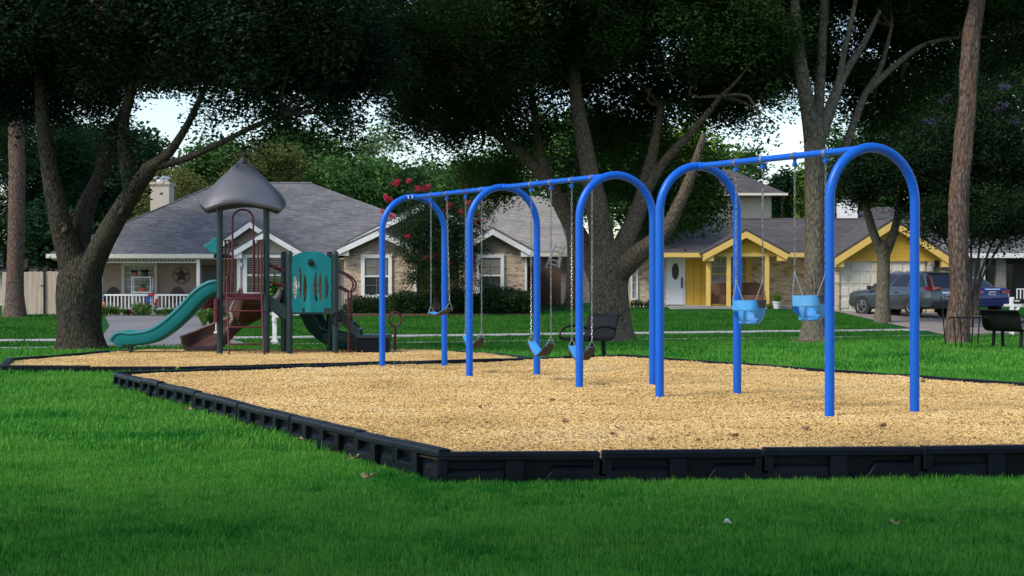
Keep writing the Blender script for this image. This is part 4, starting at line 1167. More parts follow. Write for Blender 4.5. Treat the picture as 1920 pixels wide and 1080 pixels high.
slab('arch_frame', white_trim, H1, PX(616, 71.5), PX(644, 71.5), 71.52, 71.58, PZ(493, 71.5), PZ(486, 71.5))
slab('arch_frame', white_trim, H1, PX(640, 71.5), PX(645, 71.5), 71.51, 71.57, gz1, PZ(489, 71.5))
slab('wall_panel', tan_light, H1, PX(612, 71.5), PX(641, 71.5), 71.53, 71.58, gz1, PZ(494, 71.5))

# --- yellow house, centre right
gz2 = 0.42
H2 = root('house', (11.5, 73, gz2), 'yellow trimmed brick house with garage gable and small porch gable', 'house')
Yq = 73.6
m2 = MB().bx(PX(1182, Yq), PX(1260, Yq), Yq, 82, gz2 - 0.8, 2.9).build('wall', brick_pale, H2)
MB().bx(PX(1260, Yq), PX(1368, Yq), Yq + 0.05, 82, gz2 - 0.8, 2.9).build('wall', yellow_siding, H2)
MB().bx(PX(1368, Yq), PX(1580, Yq), Yq, 82, gz2 - 0.8, 2.9).build('wall', brick_pale, H2)
Ye = 72.5
ez = PZ(475, Ye)
e = [(PX(1165, Ye), Ye, ez), (PX(1720, Ye), Ye, ez), (PX(1720, Ye), 84, ez), (PX(1165, Ye), 84, ez)]
Yr = 78.3; ra, rb = P(1215, 411, Yr), P(1690, 411, Yr)
rf2 = MB().add([*e, ra, rb], [(0, 1, 5, 4), (1, 2, 5), (2, 3, 4, 5), (3, 0, 4), (3, 2, 1, 0)]).build('roof', shingle_dark, H2)
MB().tube([ra, rb], 0.06, 6).build('ridge_cap', shingle_dark, rf2)
MB().bx(PX(1165, Ye) - 0.03, PX(1322, Ye), Ye - 0.09, Ye - 0.005, ez - 0.16, ez + 0.02).build('fascia', yellow_trim, rf2)
MB().bx(PX(1472, Ye), PX(1566, Ye), Ye - 0.09, Ye - 0.005, ez - 0.16, ez + 0.02).build('fascia', yellow_trim, rf2)
MB().bx(PX(1170, Ye), PX(1566, Ye), Ye, Yq + 0.1, ez - 0.2, ez - 0.15).build('soffit', cream_trim, rf2)
pf2 = MB().bx(PX(1250, Yq), PX(1470, Yq), 71.6, Yq + 0.06, gz2 - 0.4, gz2 + 0.06).build('porch_floor', concrete, H2)
# front door with oval light
d_ = MB().bx(PX(1249, Yq), PX(1285, Yq), Yq - 0.02, Yq + 0.06, gz2 + 0.06, PZ(480, Yq)).build('door_frame', white_trim, H2)
slab('door', door_white, d_, PX(1252, Yq), PX(1281, Yq), Yq - 0.06, Yq - 0.02, gz2 + 0.1, PZ(483, Yq))
ov = MB().prism([(PX(1266, Yq) + 0.155 * math.cos(a), Yq - 0.075, PZ(509, Yq) + 0.36 * math.sin(a)) for a in np.linspace(0, 2 * math.pi, 20, endpoint=False)], (0, 0.015, 0)).build('door_light', dark_iron, d_)
slab('door_lock', black_metal, d_, PX(1277, Yq), PX(1279.5, Yq), Yq - 0.1, Yq - 0.055, PZ(540, Yq), PZ(520, Yq))
for x in (1287, 1301, 1316):
    slab('wall_panel', yellow_siding, H2, PX(x, Yq), PX(x + 13, Yq), Yq + 0.02, Yq + 0.05, gz2 + 0.06, PZ(482, Yq))
slab('door_mat', dark_iron, d_, PX(1251, 73), PX(1283, 73), 72.6, 73.3, gz2 + 0.062, gz2 + 0.08)
window(H2, Yq - 0.03, 1330, 1403, 480, 548, 0.10, yellow_trim, 4, 4, glass_pale, True)
window(H2, Yq - 0.03, 1183, 1196, 498, 562, 0.06, white_trim, 1, 4, glass_pale, False)
for px in (1328, 1366, 1438, 1404):
    X = PX(px, 71.9); c_ = MB().bx(X - 0.085, X + 0.085, 71.82, 71.99, gz2 - 0.1, PZ(479, 71.9)).build('porch_post', yellow_trim, H2) if px != 1404 else MB().bx(PX(1403, Yq), PX(1409, Yq), Yq - 0.05, Yq - 0.005, gz2, PZ(480, Yq)).build('window_casing', yellow_trim, H2)
gable(H2, PX(1318, 71.9), PX(1474, 71.9), PX(1397, 71.9), 71.9, 77.5, PZ(476, 71.9), PZ(434, 71.9), shingle_dark, yellow_trim, yellow_siding, 0.4, boards=yellow_board, rake=0.24)
bm_ = MB().bx(PX(1322, 71.9), PX(1470, 71.9), 71.84, 71.99, PZ(481, 71.9), PZ(475, 71.9)).build('porch_beam', yellow_trim, H2)
# garage
Yg = 70.2
gable(H2, PX(1560, Yg), PX(1782, Yg), PX(1672, Yg), Yg, 78, PZ(486, Yg), PZ(414, Yg), shingle_dark, yellow_trim, yellow_siding, 0.4, boards=yellow_board, rake=0.26)
MB().bx(PX(1566, Yg), PX(1574, Yg), Yg + 0.02, 78, gz2 - 0.8, PZ(487, Yg)).build('wall', brick_pale, H2)
MB().bx(PX(1739, Yg), PX(1752, Yg), Yg + 0.02, 78, gz2 - 0.8, PZ(480, Yg)).build('wall', brick_pale, H2)
MB().bx(PX(1574, Yg), PX(1739, Yg), Yg + 0.18, Yg + 0.3, gz2 - 0.8, PZ(487, Yg)).build('wall', yellow_siding, H2)
MB().bx(PX(1566, Yg), PX(1752, Yg), Yg - 0.01, Yg + 0.12, PZ(489.5, Yg), PZ(486, Yg)).build('lintel', yellow_trim, H2)
gd = MB().bx(PX(1574, Yg), PX(1736, Yg), Yg + 0.10, Yg + 0.15, gz2 - 0.15, PZ(489.5, Yg)).build('garage_door', garage_white, H2)
pw = (PX(1736, Yg) - PX(1574, Yg)) / 8; phh = (PZ(489.5, Yg) - gz2 + 0.1) / 4
pm = MB().box((0, 0, 0), (pw * 0.80, 0.03, phh * 0.70)).mesh('door_panel', garage_white)
for i in range(8):
    for j in range(4):
        o = piece('door_panel', pm, gd, (PX(1574, Yg) + pw * (i + 0.5), Yg + 0.095, gz2 - 0.1 + phh * (j + 0.5)))
        b_ = o.modifiers.new('bevel', 'BEVEL'); b_.width = 0.02; b_.segments = 1
slab('divider', yellow_trim, H2, PX(1644, Yg), PX(1648, Yg), Yg + 0.04, Yg + 0.11, gz2 - 0.1, PZ(489.5, Yg))
vt = MB().prism([(PX(1661, Yg), Yg - 0.06, PZ(440, Yg)), (PX(1682, Yg), Yg - 0.06, PZ(440, Yg)), (PX(1682, Yg), Yg - 0.06, PZ(428, Yg)), (PX(1672, Yg), Yg - 0.06, PZ(423, Yg)), (PX(1661, Yg), Yg - 0.06, PZ(428, Yg))], (0, 0.06, 0)).build('gable_vent', yellow_trim, H2)
for i in range(3): slab('louvre', dark_iron, vt, PX(1664, Yg), PX(1679, Yg), Yg - 0.075, Yg - 0.055, PZ(437 - i * 3.4, Yg), PZ(435.6 - i * 3.4, Yg))
lamp = MB().lathe([(0.03, 0.0), (0.09, 0.05), (0.10, 0.28), (0.12, 0.30), (0.02, 0.42), (0, 0.42)], (PX(1744, Yg), Yg - 0.08, PZ(511, Yg)), 8).build('wall_lantern', alu, H2, True)
MB().bx(PX(1762, 70.0), PX(1765, 70.0), 70.05, 70.15, PZ(472, 70), PZ(469, 70)).build('security_light', alu, H2)

# --- dark porch house at the right edge
gz3 = 0.42
H3 = root('house', (24, 77, gz3), 'grey brick house with deep shaded porch at the right edge', 'house')
Yh = 77.5
MB().bx(PX(1752, Yh), PX(1830, Yh), 76.2, 86, gz3 - 0.8, 2.9).build('wall', brick_grey, H3)
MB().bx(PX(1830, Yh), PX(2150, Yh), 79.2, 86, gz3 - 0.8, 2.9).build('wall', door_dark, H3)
ez = PZ(476, 75.6)
e = [(PX(1748, 75.6), 75.6, ez), (PX(2180, 75.6), 75.6, ez), (PX(2180, 75.6), 88, ez), (PX(1748, 75.6), 88, ez)]
ra, rb = P(1850, 392, 81.8), P(2080, 392, 81.8)
rf3 = MB().add([*e, ra, rb], [(0, 1, 5, 4), (1, 2, 5), (2, 3, 4, 5), (3, 0, 4), (3, 2, 1, 0)]).build('roof', shingle_grey, H3)
MB().bx(e[0][0] - 0.03, e[1][0], 75.5, 75.59, ez - 0.18, ez + 0.03).build('fascia', white_trim, rf3)
MB().bx(PX(1825, 76), PX(2150, 76), 75.9, 79.2, gz3 - 0.5, gz3 + 0.1).build('porch_floor', concrete, H3)
for px, w_, mt in ((1842, 0.10, white_trim), (1876, 0.22, brick_grey), (1990, 0.22, brick_grey)):
    X = PX(px, 76.1); MB().bx(X - w_, X + w_, 76.0, 76.0 + 2 * w_, gz3 + 0.1, ez - 0.1).build('porch_post', mt, H3)
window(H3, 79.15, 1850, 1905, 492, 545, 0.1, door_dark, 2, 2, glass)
rl3 = MB().bx(PX(1906, 76), PX(1986, 76), 75.98, 76.04, PZ(543, 76), PZ(541, 76)).build('porch_railing', white_trim, H3)
for i in range(12): slab('baluster', white_trim, rl3, PX(1906 + i * 6.6, 76), PX(1908 + i * 6.6, 76), 75.99, 76.03, gz3 + 0.1, PZ(543, 76))

# --- house between the two, mostly roof
H4 = root('house', (1.5, 84, 0.3), 'pale shingled roof and brick end of the house between the tan and yellow ones', 'house')
MB().bx(PX(890, 82), PX(1135, 82), 82, 92, -0.4, PZ(470, 82)).build('wall', brick_grey, H4)
MB().prism([(PX(880, 81.5), 81.5, PZ(476, 81.5)), (PX(1068, 81.5), 81.5, PZ(476, 81.5)), (PX(1035, 88), 88, PZ(372, 88)), (PX(900, 88), 88, PZ(372, 88))], (0, 0.05, 0.12)).build('roof', shingle_tan, H4)
MB().prism([(PX(1068, 81.5), 81.5, PZ(476, 81.5)), (PX(1035, 88), 88, PZ(372, 88)), (PX(1075, 95), 95, PZ(476, 95))], (0.02, 0, 0.12)).build('roof', shingle_tan, H4)
MB().bx(PX(880, 81.4), PX(1068, 81.4), 81.38, 81.47, PZ(481, 81.5), PZ(474, 81.5)).build('fascia', cream_trim, H4)
MB().tube([P(1052, 484, 81.4), P(1049, 500, 81.6), P(1047, 574, 81.7), P(1040, 578, 81.5)], 0.06, 6).build('downpipe', cream_trim, H4)

# --- two-storey house behind the yellow one
H5 = root('house', (13, 98, 0.4), 'beige two storey house whose upper floor shows above the yellow house roof', 'house')
Y5 = 97
w5 = MB().bx(PX(1240, Y5), PX(1446, Y5), Y5, 106, -0.4, PZ(366, Y5)).build('wall', beige_siding, H5)
boarded(H5, 's', beige_siding, PX(1380, Y5), PX(1446, Y5), Y5 - 0.012, PZ(418, Y5), PZ(368, Y5), 0.18, beige_board, w5)
e = [(PX(1225, 96), 96, PZ(363, 96)), (PX(1476, 96), 96, PZ(363, 96)), (PX(1476, 96), 107, PZ(363, 96)), (PX(1225, 96), 107, PZ(363, 96))]
ra, rb = P(1300, 318, 101), P(1370, 318, 101)
r5 = MB().add([*e, ra, rb], [(0, 1, 5, 4), (1, 2, 5), (2, 3, 4, 5), (3, 0, 4), (3, 2, 1, 0)]).build('roof', shingle_dark, H5)
MB().bx(e[0][0], e[1][0] + 0.03, 95.9, 95.99, PZ(366.5, 96), PZ(362, 96)).build('fascia', cream_trim, r5)
# --- house with the white chimney
H6 = root('house', (20.5, 96, 0.4), 'dark roofed house with a white chimney behind the yellow garage', 'house')
e = [(PX(1548, 93), 93, PZ(425, 93)), (PX(1760, 93), 93, PZ(425, 93)), (PX(1760, 93), 104, PZ(425, 93)), (PX(1548, 93), 104, PZ(425, 93))]
ra, rb = P(1640, 388, 98), P(1700, 388, 98)
r6 = MB().add([*e, ra, rb], [(0, 1, 5, 4), (1, 2, 5), (2, 3, 4, 5), (3, 0, 4), (3, 2, 1, 0)]).build('roof', shingle_dark, H6)
MB().bx(PX(1560, 93.5), PX(1750, 93.5), 93.5, 103, -0.3, PZ(425, 93.5)).build('wall', brick_grey, H6)
c6 = MB().bx(PX(1575, 95), PX(1608, 95), 95, 96, 2.5, PZ(380, 95)).build('chimney', white_trim, H6)
MB().bx(PX(1585, 95), PX(1599, 95), 95.25, 95.7, PZ(380, 95), PZ(369, 95)).build('flue', alu, c6)
MB().bx(PX(1583, 95), PX(1601, 95), 95.2, 95.75, PZ(369, 95), PZ(366.5, 95)).build('flue_cap', alu, c6)
# --- far-left neighbour
H7 = root('house', (-32, 100, 0), 'distant house with a low dark roof behind the left fence', 'house')
e = [(PX(-80, 97), 97, PZ(512, 97)), (PX(118, 97), 97, PZ(512, 97)), (PX(118, 97), 107, PZ(512, 97)), (PX(-80, 97), 107, PZ(512, 97))]
ra, rb = P(-30, 480, 102), P(70, 486, 102)
MB().add([*e, ra, rb], [(0, 1, 5, 4), (1, 2, 5), (2, 3, 4, 5), (3, 0, 4), (3, 2, 1, 0)]).build('roof', shingle_dark, H7)
MB().bx(PX(-70, 97.5), PX(110, 97.5), 97.5, 106, -0.5, PZ(512, 97.5)).build('wall', beige_siding, H7)
MB().bx(PX(-6, 99), PX(6, 99), 99, 100, PZ(500, 99), PZ(470, 99)).build('chimney', white_trim, H7)

# ------------------------------------------------------------------ fences
def fence(label, x0, x1, y0, y1, Y, mat, pw_px, extra=None):
    rt = root('wood_fence', (PX((x0 + x1) / 2, Y), Y, ground_z(PX((x0 + x1) / 2, Y), Y)), label, 'fence')
    zb, zt = ground_z(PX((x0 + x1) / 2, Y), Y) - 0.05, PZ(y0, Y)
    n = int((x1 - x0) / pw_px); w = (PX(x1, Y) - PX(x0, Y)) / n
    me = MB().prism([(-w * 0.485, 0, 0), (w * 0.485, 0, 0), (w * 0.485, 0, 0.985), (w * 0.36, 0, 1.0), (-w * 0.36, 0, 1.0), (-w * 0.485, 0, 0.985)], (0, 0.02, 0)).mesh('plank', mat)
    for i in range(n):
        piece('plank', me, rt, (PX(x0, Y) + w * (i + 0.5), Y + rng.uniform(-0.006, 0.006), zb), scale=(1, 1, zt - zb + rng.uniform(-0.03, 0.02)))
    for z in (zb + 0.35, zt - 0.3): slab('fence_rail', mat, rt, PX(x0, Y), PX(x1, Y), Y + 0.03, Y + 0.07, z - 0.04, z + 0.04)
    return rt
f1 = fence('pale weathered plank fence with a gate, behind the left trees', 4, 128, 509, 586, 71.5, wood_fence, 9.0)
gl = slab('gate_strap', black_metal, f1, PX(81, 71.4), PX(83.5, 71.4), 71.42, 71.48, 0.1, PZ(508, 71.4))
slab('gate_latch', black_metal, f1, PX(76, 71.4), PX(84, 71.4), 71.40, 71.43, PZ(537, 71.4), PZ(535, 71.4))
fence('dark brown plank fence between the two front houses', 968, 1052, 501, 578, 76.5, wood_brown, 6.5)

# ------------------------------------------------------------------ trees
OAK_T = leaf_tuft(44, 0.40, 0.085, 0.046, 3, 0.15)
ELM_T = leaf_tuft(42, 0.40, 0.085, 0.046, 4, 0.1)
FAR_T = leaf_tuft(40, 0.75, 0.26, 0.15, 5)
PINE_T = leaf_tuft(44, 0.7, 0.34, 0.06, 6)
SMALL_T = leaf_tuft(30, 0.28, 0.085, 0.045, 7)
BLOOM_T = leaf_tuft(40, 0.13, 0.07, 0.06, 8)
HEDGE_T = leaf_tuft(36, 0.20, 0.075, 0.045, 9)
def crown_pts(Y0, blobs, gap_scale, gap, spray=0.25):
    """clumps gathered into sprays: each spray is a handful of clumps round a twig end inside the blob"""
    out = []
    for px, py, dY, rx, ry, rY, n in blobs:
        Y = Y0 + dY; c = P(px, py, Y); ax, az = rx * Y / F, ry * Y / F; k = 0
        sg = min(spray * Y0 / 40, 0.45 * min(ax, az))
        while k < n:
            v = rng.normal(size=3); v = v / np.linalg.norm(v) * rng.random() ** 0.34
            p0 = (c.x + v[0] * ax, Y + v[1] * rY, c.z + v[2] * az)
            m = int(rng.integers(4, 15)) if n > 25 else 3; k += m
            if noise.noise((p0[0] * gap_scale, p0[1] * gap_scale, p0[2] * gap_scale)) < gap: continue
            for _ in range(m):
                out.append((p0[0] + rng.normal(0, sg), p0[1] + rng.normal(0, sg), p0[2] + rng.normal(0, sg * 0.7)))
    return np.array(out)
def tree(name, label, base, limbs, blobs, bark, leaf, tuft, size=(0.6, 1.45), gap_scale=0.55, gap=-0.12, group=None, flare=1.5, segs=14, cat='tree', blooms=None, wob=0.10, twigs=True, low=None):
    """limbs: [(name, [(px, py, dY)...], [width px...])]; blobs: (px, py, dY, rx px, ry px, depth m, clumps)"""
    bx_, Y0 = base; X0 = PX(bx_, Y0); z0 = ground_z(X0, Y0)
    rt = root(name, (X0, Y0, z0), label, cat, group)
    tips = []; main = None
    for nm, pts_, ws in limbs:
        path = [P(x, y, Y0 + dy) for x, y, dy in pts_]
        if nm == 'trunk': path[0].z = z0 - 0.15
        sp = smooth_path(path, 6); rs = [w * Y0 / F / 2 for w in lerps(ws, len(sp))]
        if nm == 'trunk':
            for i in range(min(6, len(rs))): rs[i] *= 1 + (flare - 1) * (1 - i / 6) ** 2.2
        o = MB().tube(sp, rs, segs, True, wob).build(nm if nm == 'trunk' else 'limb', bark, rt if main is None else main, True)
        if main is None: main = o
        tips += [sp[-1], sp[len(sp) // 2]]
    pts_ = crown_pts(Y0, blobs, gap_scale, gap)
    n = len(pts_)
    cr = scatter('crown', tuft, pts_, rand_rot(n, 0.5), np.repeat(rng.uniform(size[0], size[1], (n, 1)), 3, 1), leaf, rt, ROOT_AT[rt])
    cr['kind'] = 'stuff'
    if low:
        lp = crown_pts(Y0, low[0], gap_scale, gap)
        lo = scatter('low_foliage', tuft, lp, rand_rot(len(lp), 0.5), np.repeat(rng.uniform(size[0], size[1], (len(lp), 1)), 3, 1), low[1], rt, ROOT_AT[rt]); lo['kind'] = 'stuff'
    if twigs and tips:
        m = MB()
        for px, py, dY, rx, ry, rY, k in blobs:
            Y = Y0 + dY; c = P(px, py, Y); t = min(tips, key=lambda q: (q - c).length)
            if k < 60 or (t - c).length > 4.5: continue
            for _ in range(2):
                e_ = c + Vector((rng.uniform(-1, 1) * rx * Y / F * 0.8, rng.uniform(-1, 1) * rY * 0.7, rng.uniform(-0.7, 0.8) * ry * Y / F))
                md = t.lerp(e_, 0.5) + Vector((rng.normal(0, 0.2), rng.normal(0, 0.2), rng.normal(0, 0.2)))
                m.tube(smooth_path([t, md, e_], 3), [0.05, 0.045, 0.04, 0.035, 0.03, 0.02, 0.012], 5)
        b = m.build('twigs', bark, rt, True); b['kind'] = 'stuff'
    if blooms:
        bl, bmat, bn = blooms; pp = crown_pts(Y0, bl, 1, -9)
        b = scatter('blossom', BLOOM_T, pp, rand_rot(len(pp), 0.5), np.repeat(rng.uniform(0.4, 0.85, (len(pp), 1)), 3, 1), bmat, rt, ROOT_AT[rt]); b['kind'] = 'stuff'
    return rt

# left oak over the slide tower
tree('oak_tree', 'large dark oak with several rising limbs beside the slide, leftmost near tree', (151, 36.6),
     [('trunk', [(151, 660, 0), (149, 610, 0), (148, 560, 0), (149, 520, 0), (150, 490, 0), (151, 470, 0)], [92, 84, 84, 82, 56, 14]),
      ('limb', [(146, 545, 0), (135, 490, 0), (117, 430, -.1), (106, 385, -.2), (90, 300, -.3), (80, 225, -.3), (76, 165, -.2), (60, 60, 0)], [56, 52, 44, 38, 30, 27, 24, 14]),
      ('limb', [(152, 540, .1), (152, 460, .3), (160, 395, .5), (190, 330, .8), (205, 270, 1.0), (240, 195, 1.2), (262, 100, 1.4)], [44, 38, 36, 32, 28, 20, 10]),
      ('limb', [(158, 545, -.1), (180, 480, -.4), (212, 420, -.8), (250, 360, -1.2), (283, 312, -1.6)], [54, 44, 38, 33, 28]),
      ('limb', [(280, 315, -1.6), (318, 285, -1.9), (358, 222, -2.2), (395, 140, -2.6)], [24, 17, 12, 8]),
      ('limb', [(283, 314, -1.6), (340, 300, -2.0), (400, 275, -2.6), (470, 240, -3.2), (530, 215, -3.6)], [18, 13, 11, 9, 6]),
      ('limb', [(245, 355, -1.0), (236, 300, -1.0), (231, 240, -1.0), (250, 150, -1.2)], [28, 24, 20, 12])],
     [(120, 50, 0, 230, 130, 3.5, 2565), (330, 20, -1, 230, 110, 3.5, 2565), (520, 30, -2, 200, 110, 3.5, 2430), (250, -110, 0, 330, 110, 4, 1755),
      (560, -90, -1, 230, 100, 4, 1282), (160, 180, 1.0, 55, 45, 1.5, 170), (40, 140, .5, 100, 75, 2.5, 520), (400, 116, -2.4, 110, 34, 2, 440), (490, 140, -3, 55, 36, 1.5, 170),
      (290, 105, -1, 95, 36, 2, 360), (222, 255, -1, 14, 30, .4, 20), (245, 335, -1.2, 20, 14, .4, 12), (620, 100, -2.5, 90, 55, 2, 567), (600, 180, -3, 26, 38, 1.0, 46), (650, 200, -3, 30, 42, 1.0, 60),
      (520, 215, -3.4, 22, 32, .8, 34), (440, 190, -3, 36, 12, 1, 30), (20, 20, 1, 110, 80, 3, 700), (-40, 120, 1, 110, 90, 2.5, 500), (690, 120, -2, 55, 50, 1.5, 190), (385, 225, -2.4, 18, 14, .5, 9), (655, 262, -3, 12, 18, .4, 9), (578, 245, -3, 8, 20, .4, 9), (470, 262, -3.2, 30, 6, .5, 9), (690, 205, -2.8, 14, 22, .5, 16)],
     bark_oak, oak_leaf, OAK_T, gap=-0.24)
# big elm in the middle
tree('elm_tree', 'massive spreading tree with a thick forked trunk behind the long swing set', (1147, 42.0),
     [('trunk', [(1148, 645, 0), (1145, 600, 0), (1140, 540, 0), (1143, 500, 0), (1150, 468, 0), (1154, 450, 0)], [78, 74, 74, 80, 50, 12]),
      ('limb', [(1133, 530, 0), (1128, 450, 0), (1118, 380, 0), (1105, 320, .2), (1090, 240, .4), (1078, 160, .6), (1080, 60, .8)], [52, 46, 40, 34, 29, 23, 15]),
      ('limb', [(1153, 520, 0), (1170, 455, .3), (1195, 400, .6), (1212, 340, .8), (1225, 280, 1.0), (1240, 200, 1.2)], [44, 38, 33, 27, 20, 12]),
      ('limb', [(1205, 370, .7), (1240, 310, .4), (1280, 265, .0), (1320, 220, -.4), (1352, 180, -.8)], [26, 18, 15, 12, 8]),
      ('limb', [(1163, 510, -.2), (1195, 478, -.6), (1245, 435, -1.0), (1275, 380, -1.3), (1302, 310, -1.5), (1320, 250, -1.7)], [42, 37, 28, 22, 17, 9]),
      ('limb', [(1128, 545, .4), (1095, 460, 1.2), (1060, 400, 1.8), (1030, 345, 2.2), (985, 295, 2.4), (935, 255, 2.6), (900, 228, 2.8)], [36, 36, 32, 28, 22, 16, 10]),
      ('limb', [(1030, 345, 2.2), (1012, 280, 2.3), (1000, 200, 2.4), (992, 130, 2.5)], [24, 18, 15, 9])],
     [(1000, 40, 1, 250, 120, 4, 2565), (1240, 40, 1, 240, 120, 4, 2430), (850, 50, -1, 180, 120, 3.5, 2025), (1120, -90, 0, 400, 110, 4.5, 1890), (880, 180, 1.5, 120, 75, 2.2, 620),
      (1010, 200, 3, 110, 70, 1.5, 260), (1170, 200, 3, 100, 70, 1.5, 250), (1310, 170, 1.5, 110, 70, 2, 420), (800, 225, 0, 50, 45, 1.3, 150), (880, 265, 1.5, 55, 32, 1.2, 120), 
      
      (1395, 160, .5, 75, 52, 1.6, 360), (1440, 100, 2.5, 90, 90, 1.5, 520), (1060, 120, 3.5, 120, 50, 1.5, 400), (1435, 225, -1, 45, 32, 1.2, 90), (1484, 300, -1.5, 10, 20, .4, 12), (1475, 262, -1.5, 14, 10, .5, 10), (1370, 80, 0, 120, 90, 3, 945), (780, 110, -1.5, 100, 75, 2.5, 729), (765, 185, -1, 36, 36, 1, 70), (822, 292, 1, 14, 14, .5, 10)],
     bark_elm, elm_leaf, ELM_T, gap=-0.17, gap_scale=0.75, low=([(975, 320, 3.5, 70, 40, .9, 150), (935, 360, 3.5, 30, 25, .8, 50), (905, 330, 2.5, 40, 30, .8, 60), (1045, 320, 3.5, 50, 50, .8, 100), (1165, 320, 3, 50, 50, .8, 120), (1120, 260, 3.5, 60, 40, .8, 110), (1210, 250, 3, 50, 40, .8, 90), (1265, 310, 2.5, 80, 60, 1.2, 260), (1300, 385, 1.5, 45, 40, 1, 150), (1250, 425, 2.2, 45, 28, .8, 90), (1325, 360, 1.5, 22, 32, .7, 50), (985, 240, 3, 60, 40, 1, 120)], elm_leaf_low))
# pale-barked tree right of the buckets
tree('ash_tree', 'tall pale barked tree with many upright limbs behind the bucket swings', (1527, 41.2),
     [('trunk', [(1526, 650, 0), (1527, 600, 0), (1527, 520, 0), (1528, 430, 0), (1528, 340, 0), (1527, 280, 0), (1528, 245, 0), (1530, 215, 0)], [56, 44, 40, 39, 39, 40, 44, 10]),
      ('limb', [(1522, 270, 0), (1512, 190, -.2), (1498, 105, -.4), (1492, 40, -.6), (1488, -40, -.8)], [30, 27, 24, 20, 14]),
      ('limb', [(1500, 100, -.4), (1478, 55, -.5), (1455, 10, -.6), (1440, -50, -.7)], [14, 12, 10, 8]),
      ('limb', [(1530, 270, .1), (1536, 180, .2), (1541, 90, .3), (1545, -40, .4)], [26, 20, 18, 14]),
      ('limb', [(1536, 265, 0), (1560, 195, .2), (1582, 140, .4), (1620, 80, .6), (1650, 20, .8)], [26, 22, 18, 12, 7]),
      ('limb', [(1572, 160, .3), (1582, 100, .3), (1598, 30, .2), (1610, -30, .2)], [14, 12, 9, 6]),
      ('limb', [(1560, 345, .5), (1588, 265, .9), (1620, 180, 1.2), (1650, 130, 1.4), (1672, 50, 1.6)], [17, 16, 14, 10, 6]),
      ('limb', [(1622, 175, 1.2), (1670, 130, 1.3), (1730, 85, 1.4), (1800, 70, 1.5)], [14, 12, 9, 5])],
     [(1500, -130, 1, 260, 80, 3.5, 1755), (1640, 30, 4.2, 150, 90, 1.6, 1080), (1440, 60, 3.6, 110, 100, 2, 945), (1560, 70, 4.8, 130, 110, 1.5, 877), (1770, -20, 2.5, 170, 90, 3, 1215), (1700, 150, 3.6, 90, 60, 1.5, 300), (1370, -20, 1, 150, 90, 3, 945),
      (1870, 40, 2.5, 120, 90, 2.5, 945), (1640, 195, 4, 60, 50, 1.2, 150)],
     bark_pale, elm_leaf, ELM_T, gap=-0.2, flare=1.7)
# pines
tree('pine_tree', 'straight pine trunk leaning slightly right, nearest the right edge', (1796, 40.2),
     [('trunk', [(1795, 650, 0), (1797, 600, 0), (1800, 520, 0), (1797, 430, 0), (1800, 350, 0), (1806, 280, 0), (1814, 180, 0), (1820, 80, 0), (1834, -20, 0), (1845, -200, 0)], [44, 41, 40, 38, 37, 36, 34, 32, 30, 22])],
     [(1840, -200, 0, 170, 90, 3, 900), (1700, -130, 1, 120, 50, 2, 300)], bark_pine, shade_leaf, PINE_T, flare=1.25, wob=0.22)
tree('pine_tree', 'thick pine trunk in front of the pale fence at the left edge', (28, 66),
     [('trunk', [(27, 590, 0), (28, 540, 0), (30, 450, 0), (32, 350, 0), (31, 260, 0), (28, 150, 0), (26, 0, 0)], [40, 33, 31, 30, 29, 27, 22])],
     [(28, 20, 0, 150, 130, 4, 900)], bark_pine, far_leaf_dark, PINE_T, flare=1.45, wob=0.10)
# trunk behind the elm, next to the brown fence
tree('oak_tree', 'dark trunk standing between the brown fence and the big forked tree', (1077, 74),
     [('trunk', [(1077, 582, 0), (1076, 540, 0), (1078, 480, 0), (1072, 400, 0), (1062, 330, 0)], [36, 30, 28, 26, 18])],
     [(1080, 300, 0, 120, 70, 3, 500), (1180, 360, 1, 80, 60, 2.5, 300)], bark_oak, far_leaf, FAR_T, flare=1.4)
# fork-trunked tree on the yellow house lawn
tree('shade_tree', 'small grey tree forked in a Y in front of the yellow garage', (1655, 62.5),
     [('trunk', [(1654, 592, 0), (1656, 540, 0), (1657, 490, 0), (1656, 466, 0), (1656, 450, 0)], [30, 25, 24, 27, 10]),
      ('limb', [(1650, 470, 0), (1634, 425, -.1), (1622, 385, -.2), (1608, 340, -.4), (1600, 280, -.5)], [18, 16, 14, 10, 6]),
      ('limb', [(1662, 472, 0), (1676, 435, .1), (1683, 400, .2), (1690, 350, .3)], [20, 17, 13, 7])],
     [(1690, 330, -.5, 120, 62, 2.5, 1500), (1620, 310, -.5, 60, 45, 1.6, 330), (1790, 330, -1, 130, 72, 2.5, 1500), (1880, 330, -1, 90, 80, 2.5, 900), (1640, 355, -.8, 50, 30, 1.2, 240), (1740, 385, -1, 60, 24, 1.5, 330)],
     bark_pale, shade_leaf, SMALL_T, size=(1.0, 1.8), gap=-0.2, flare=1.35)
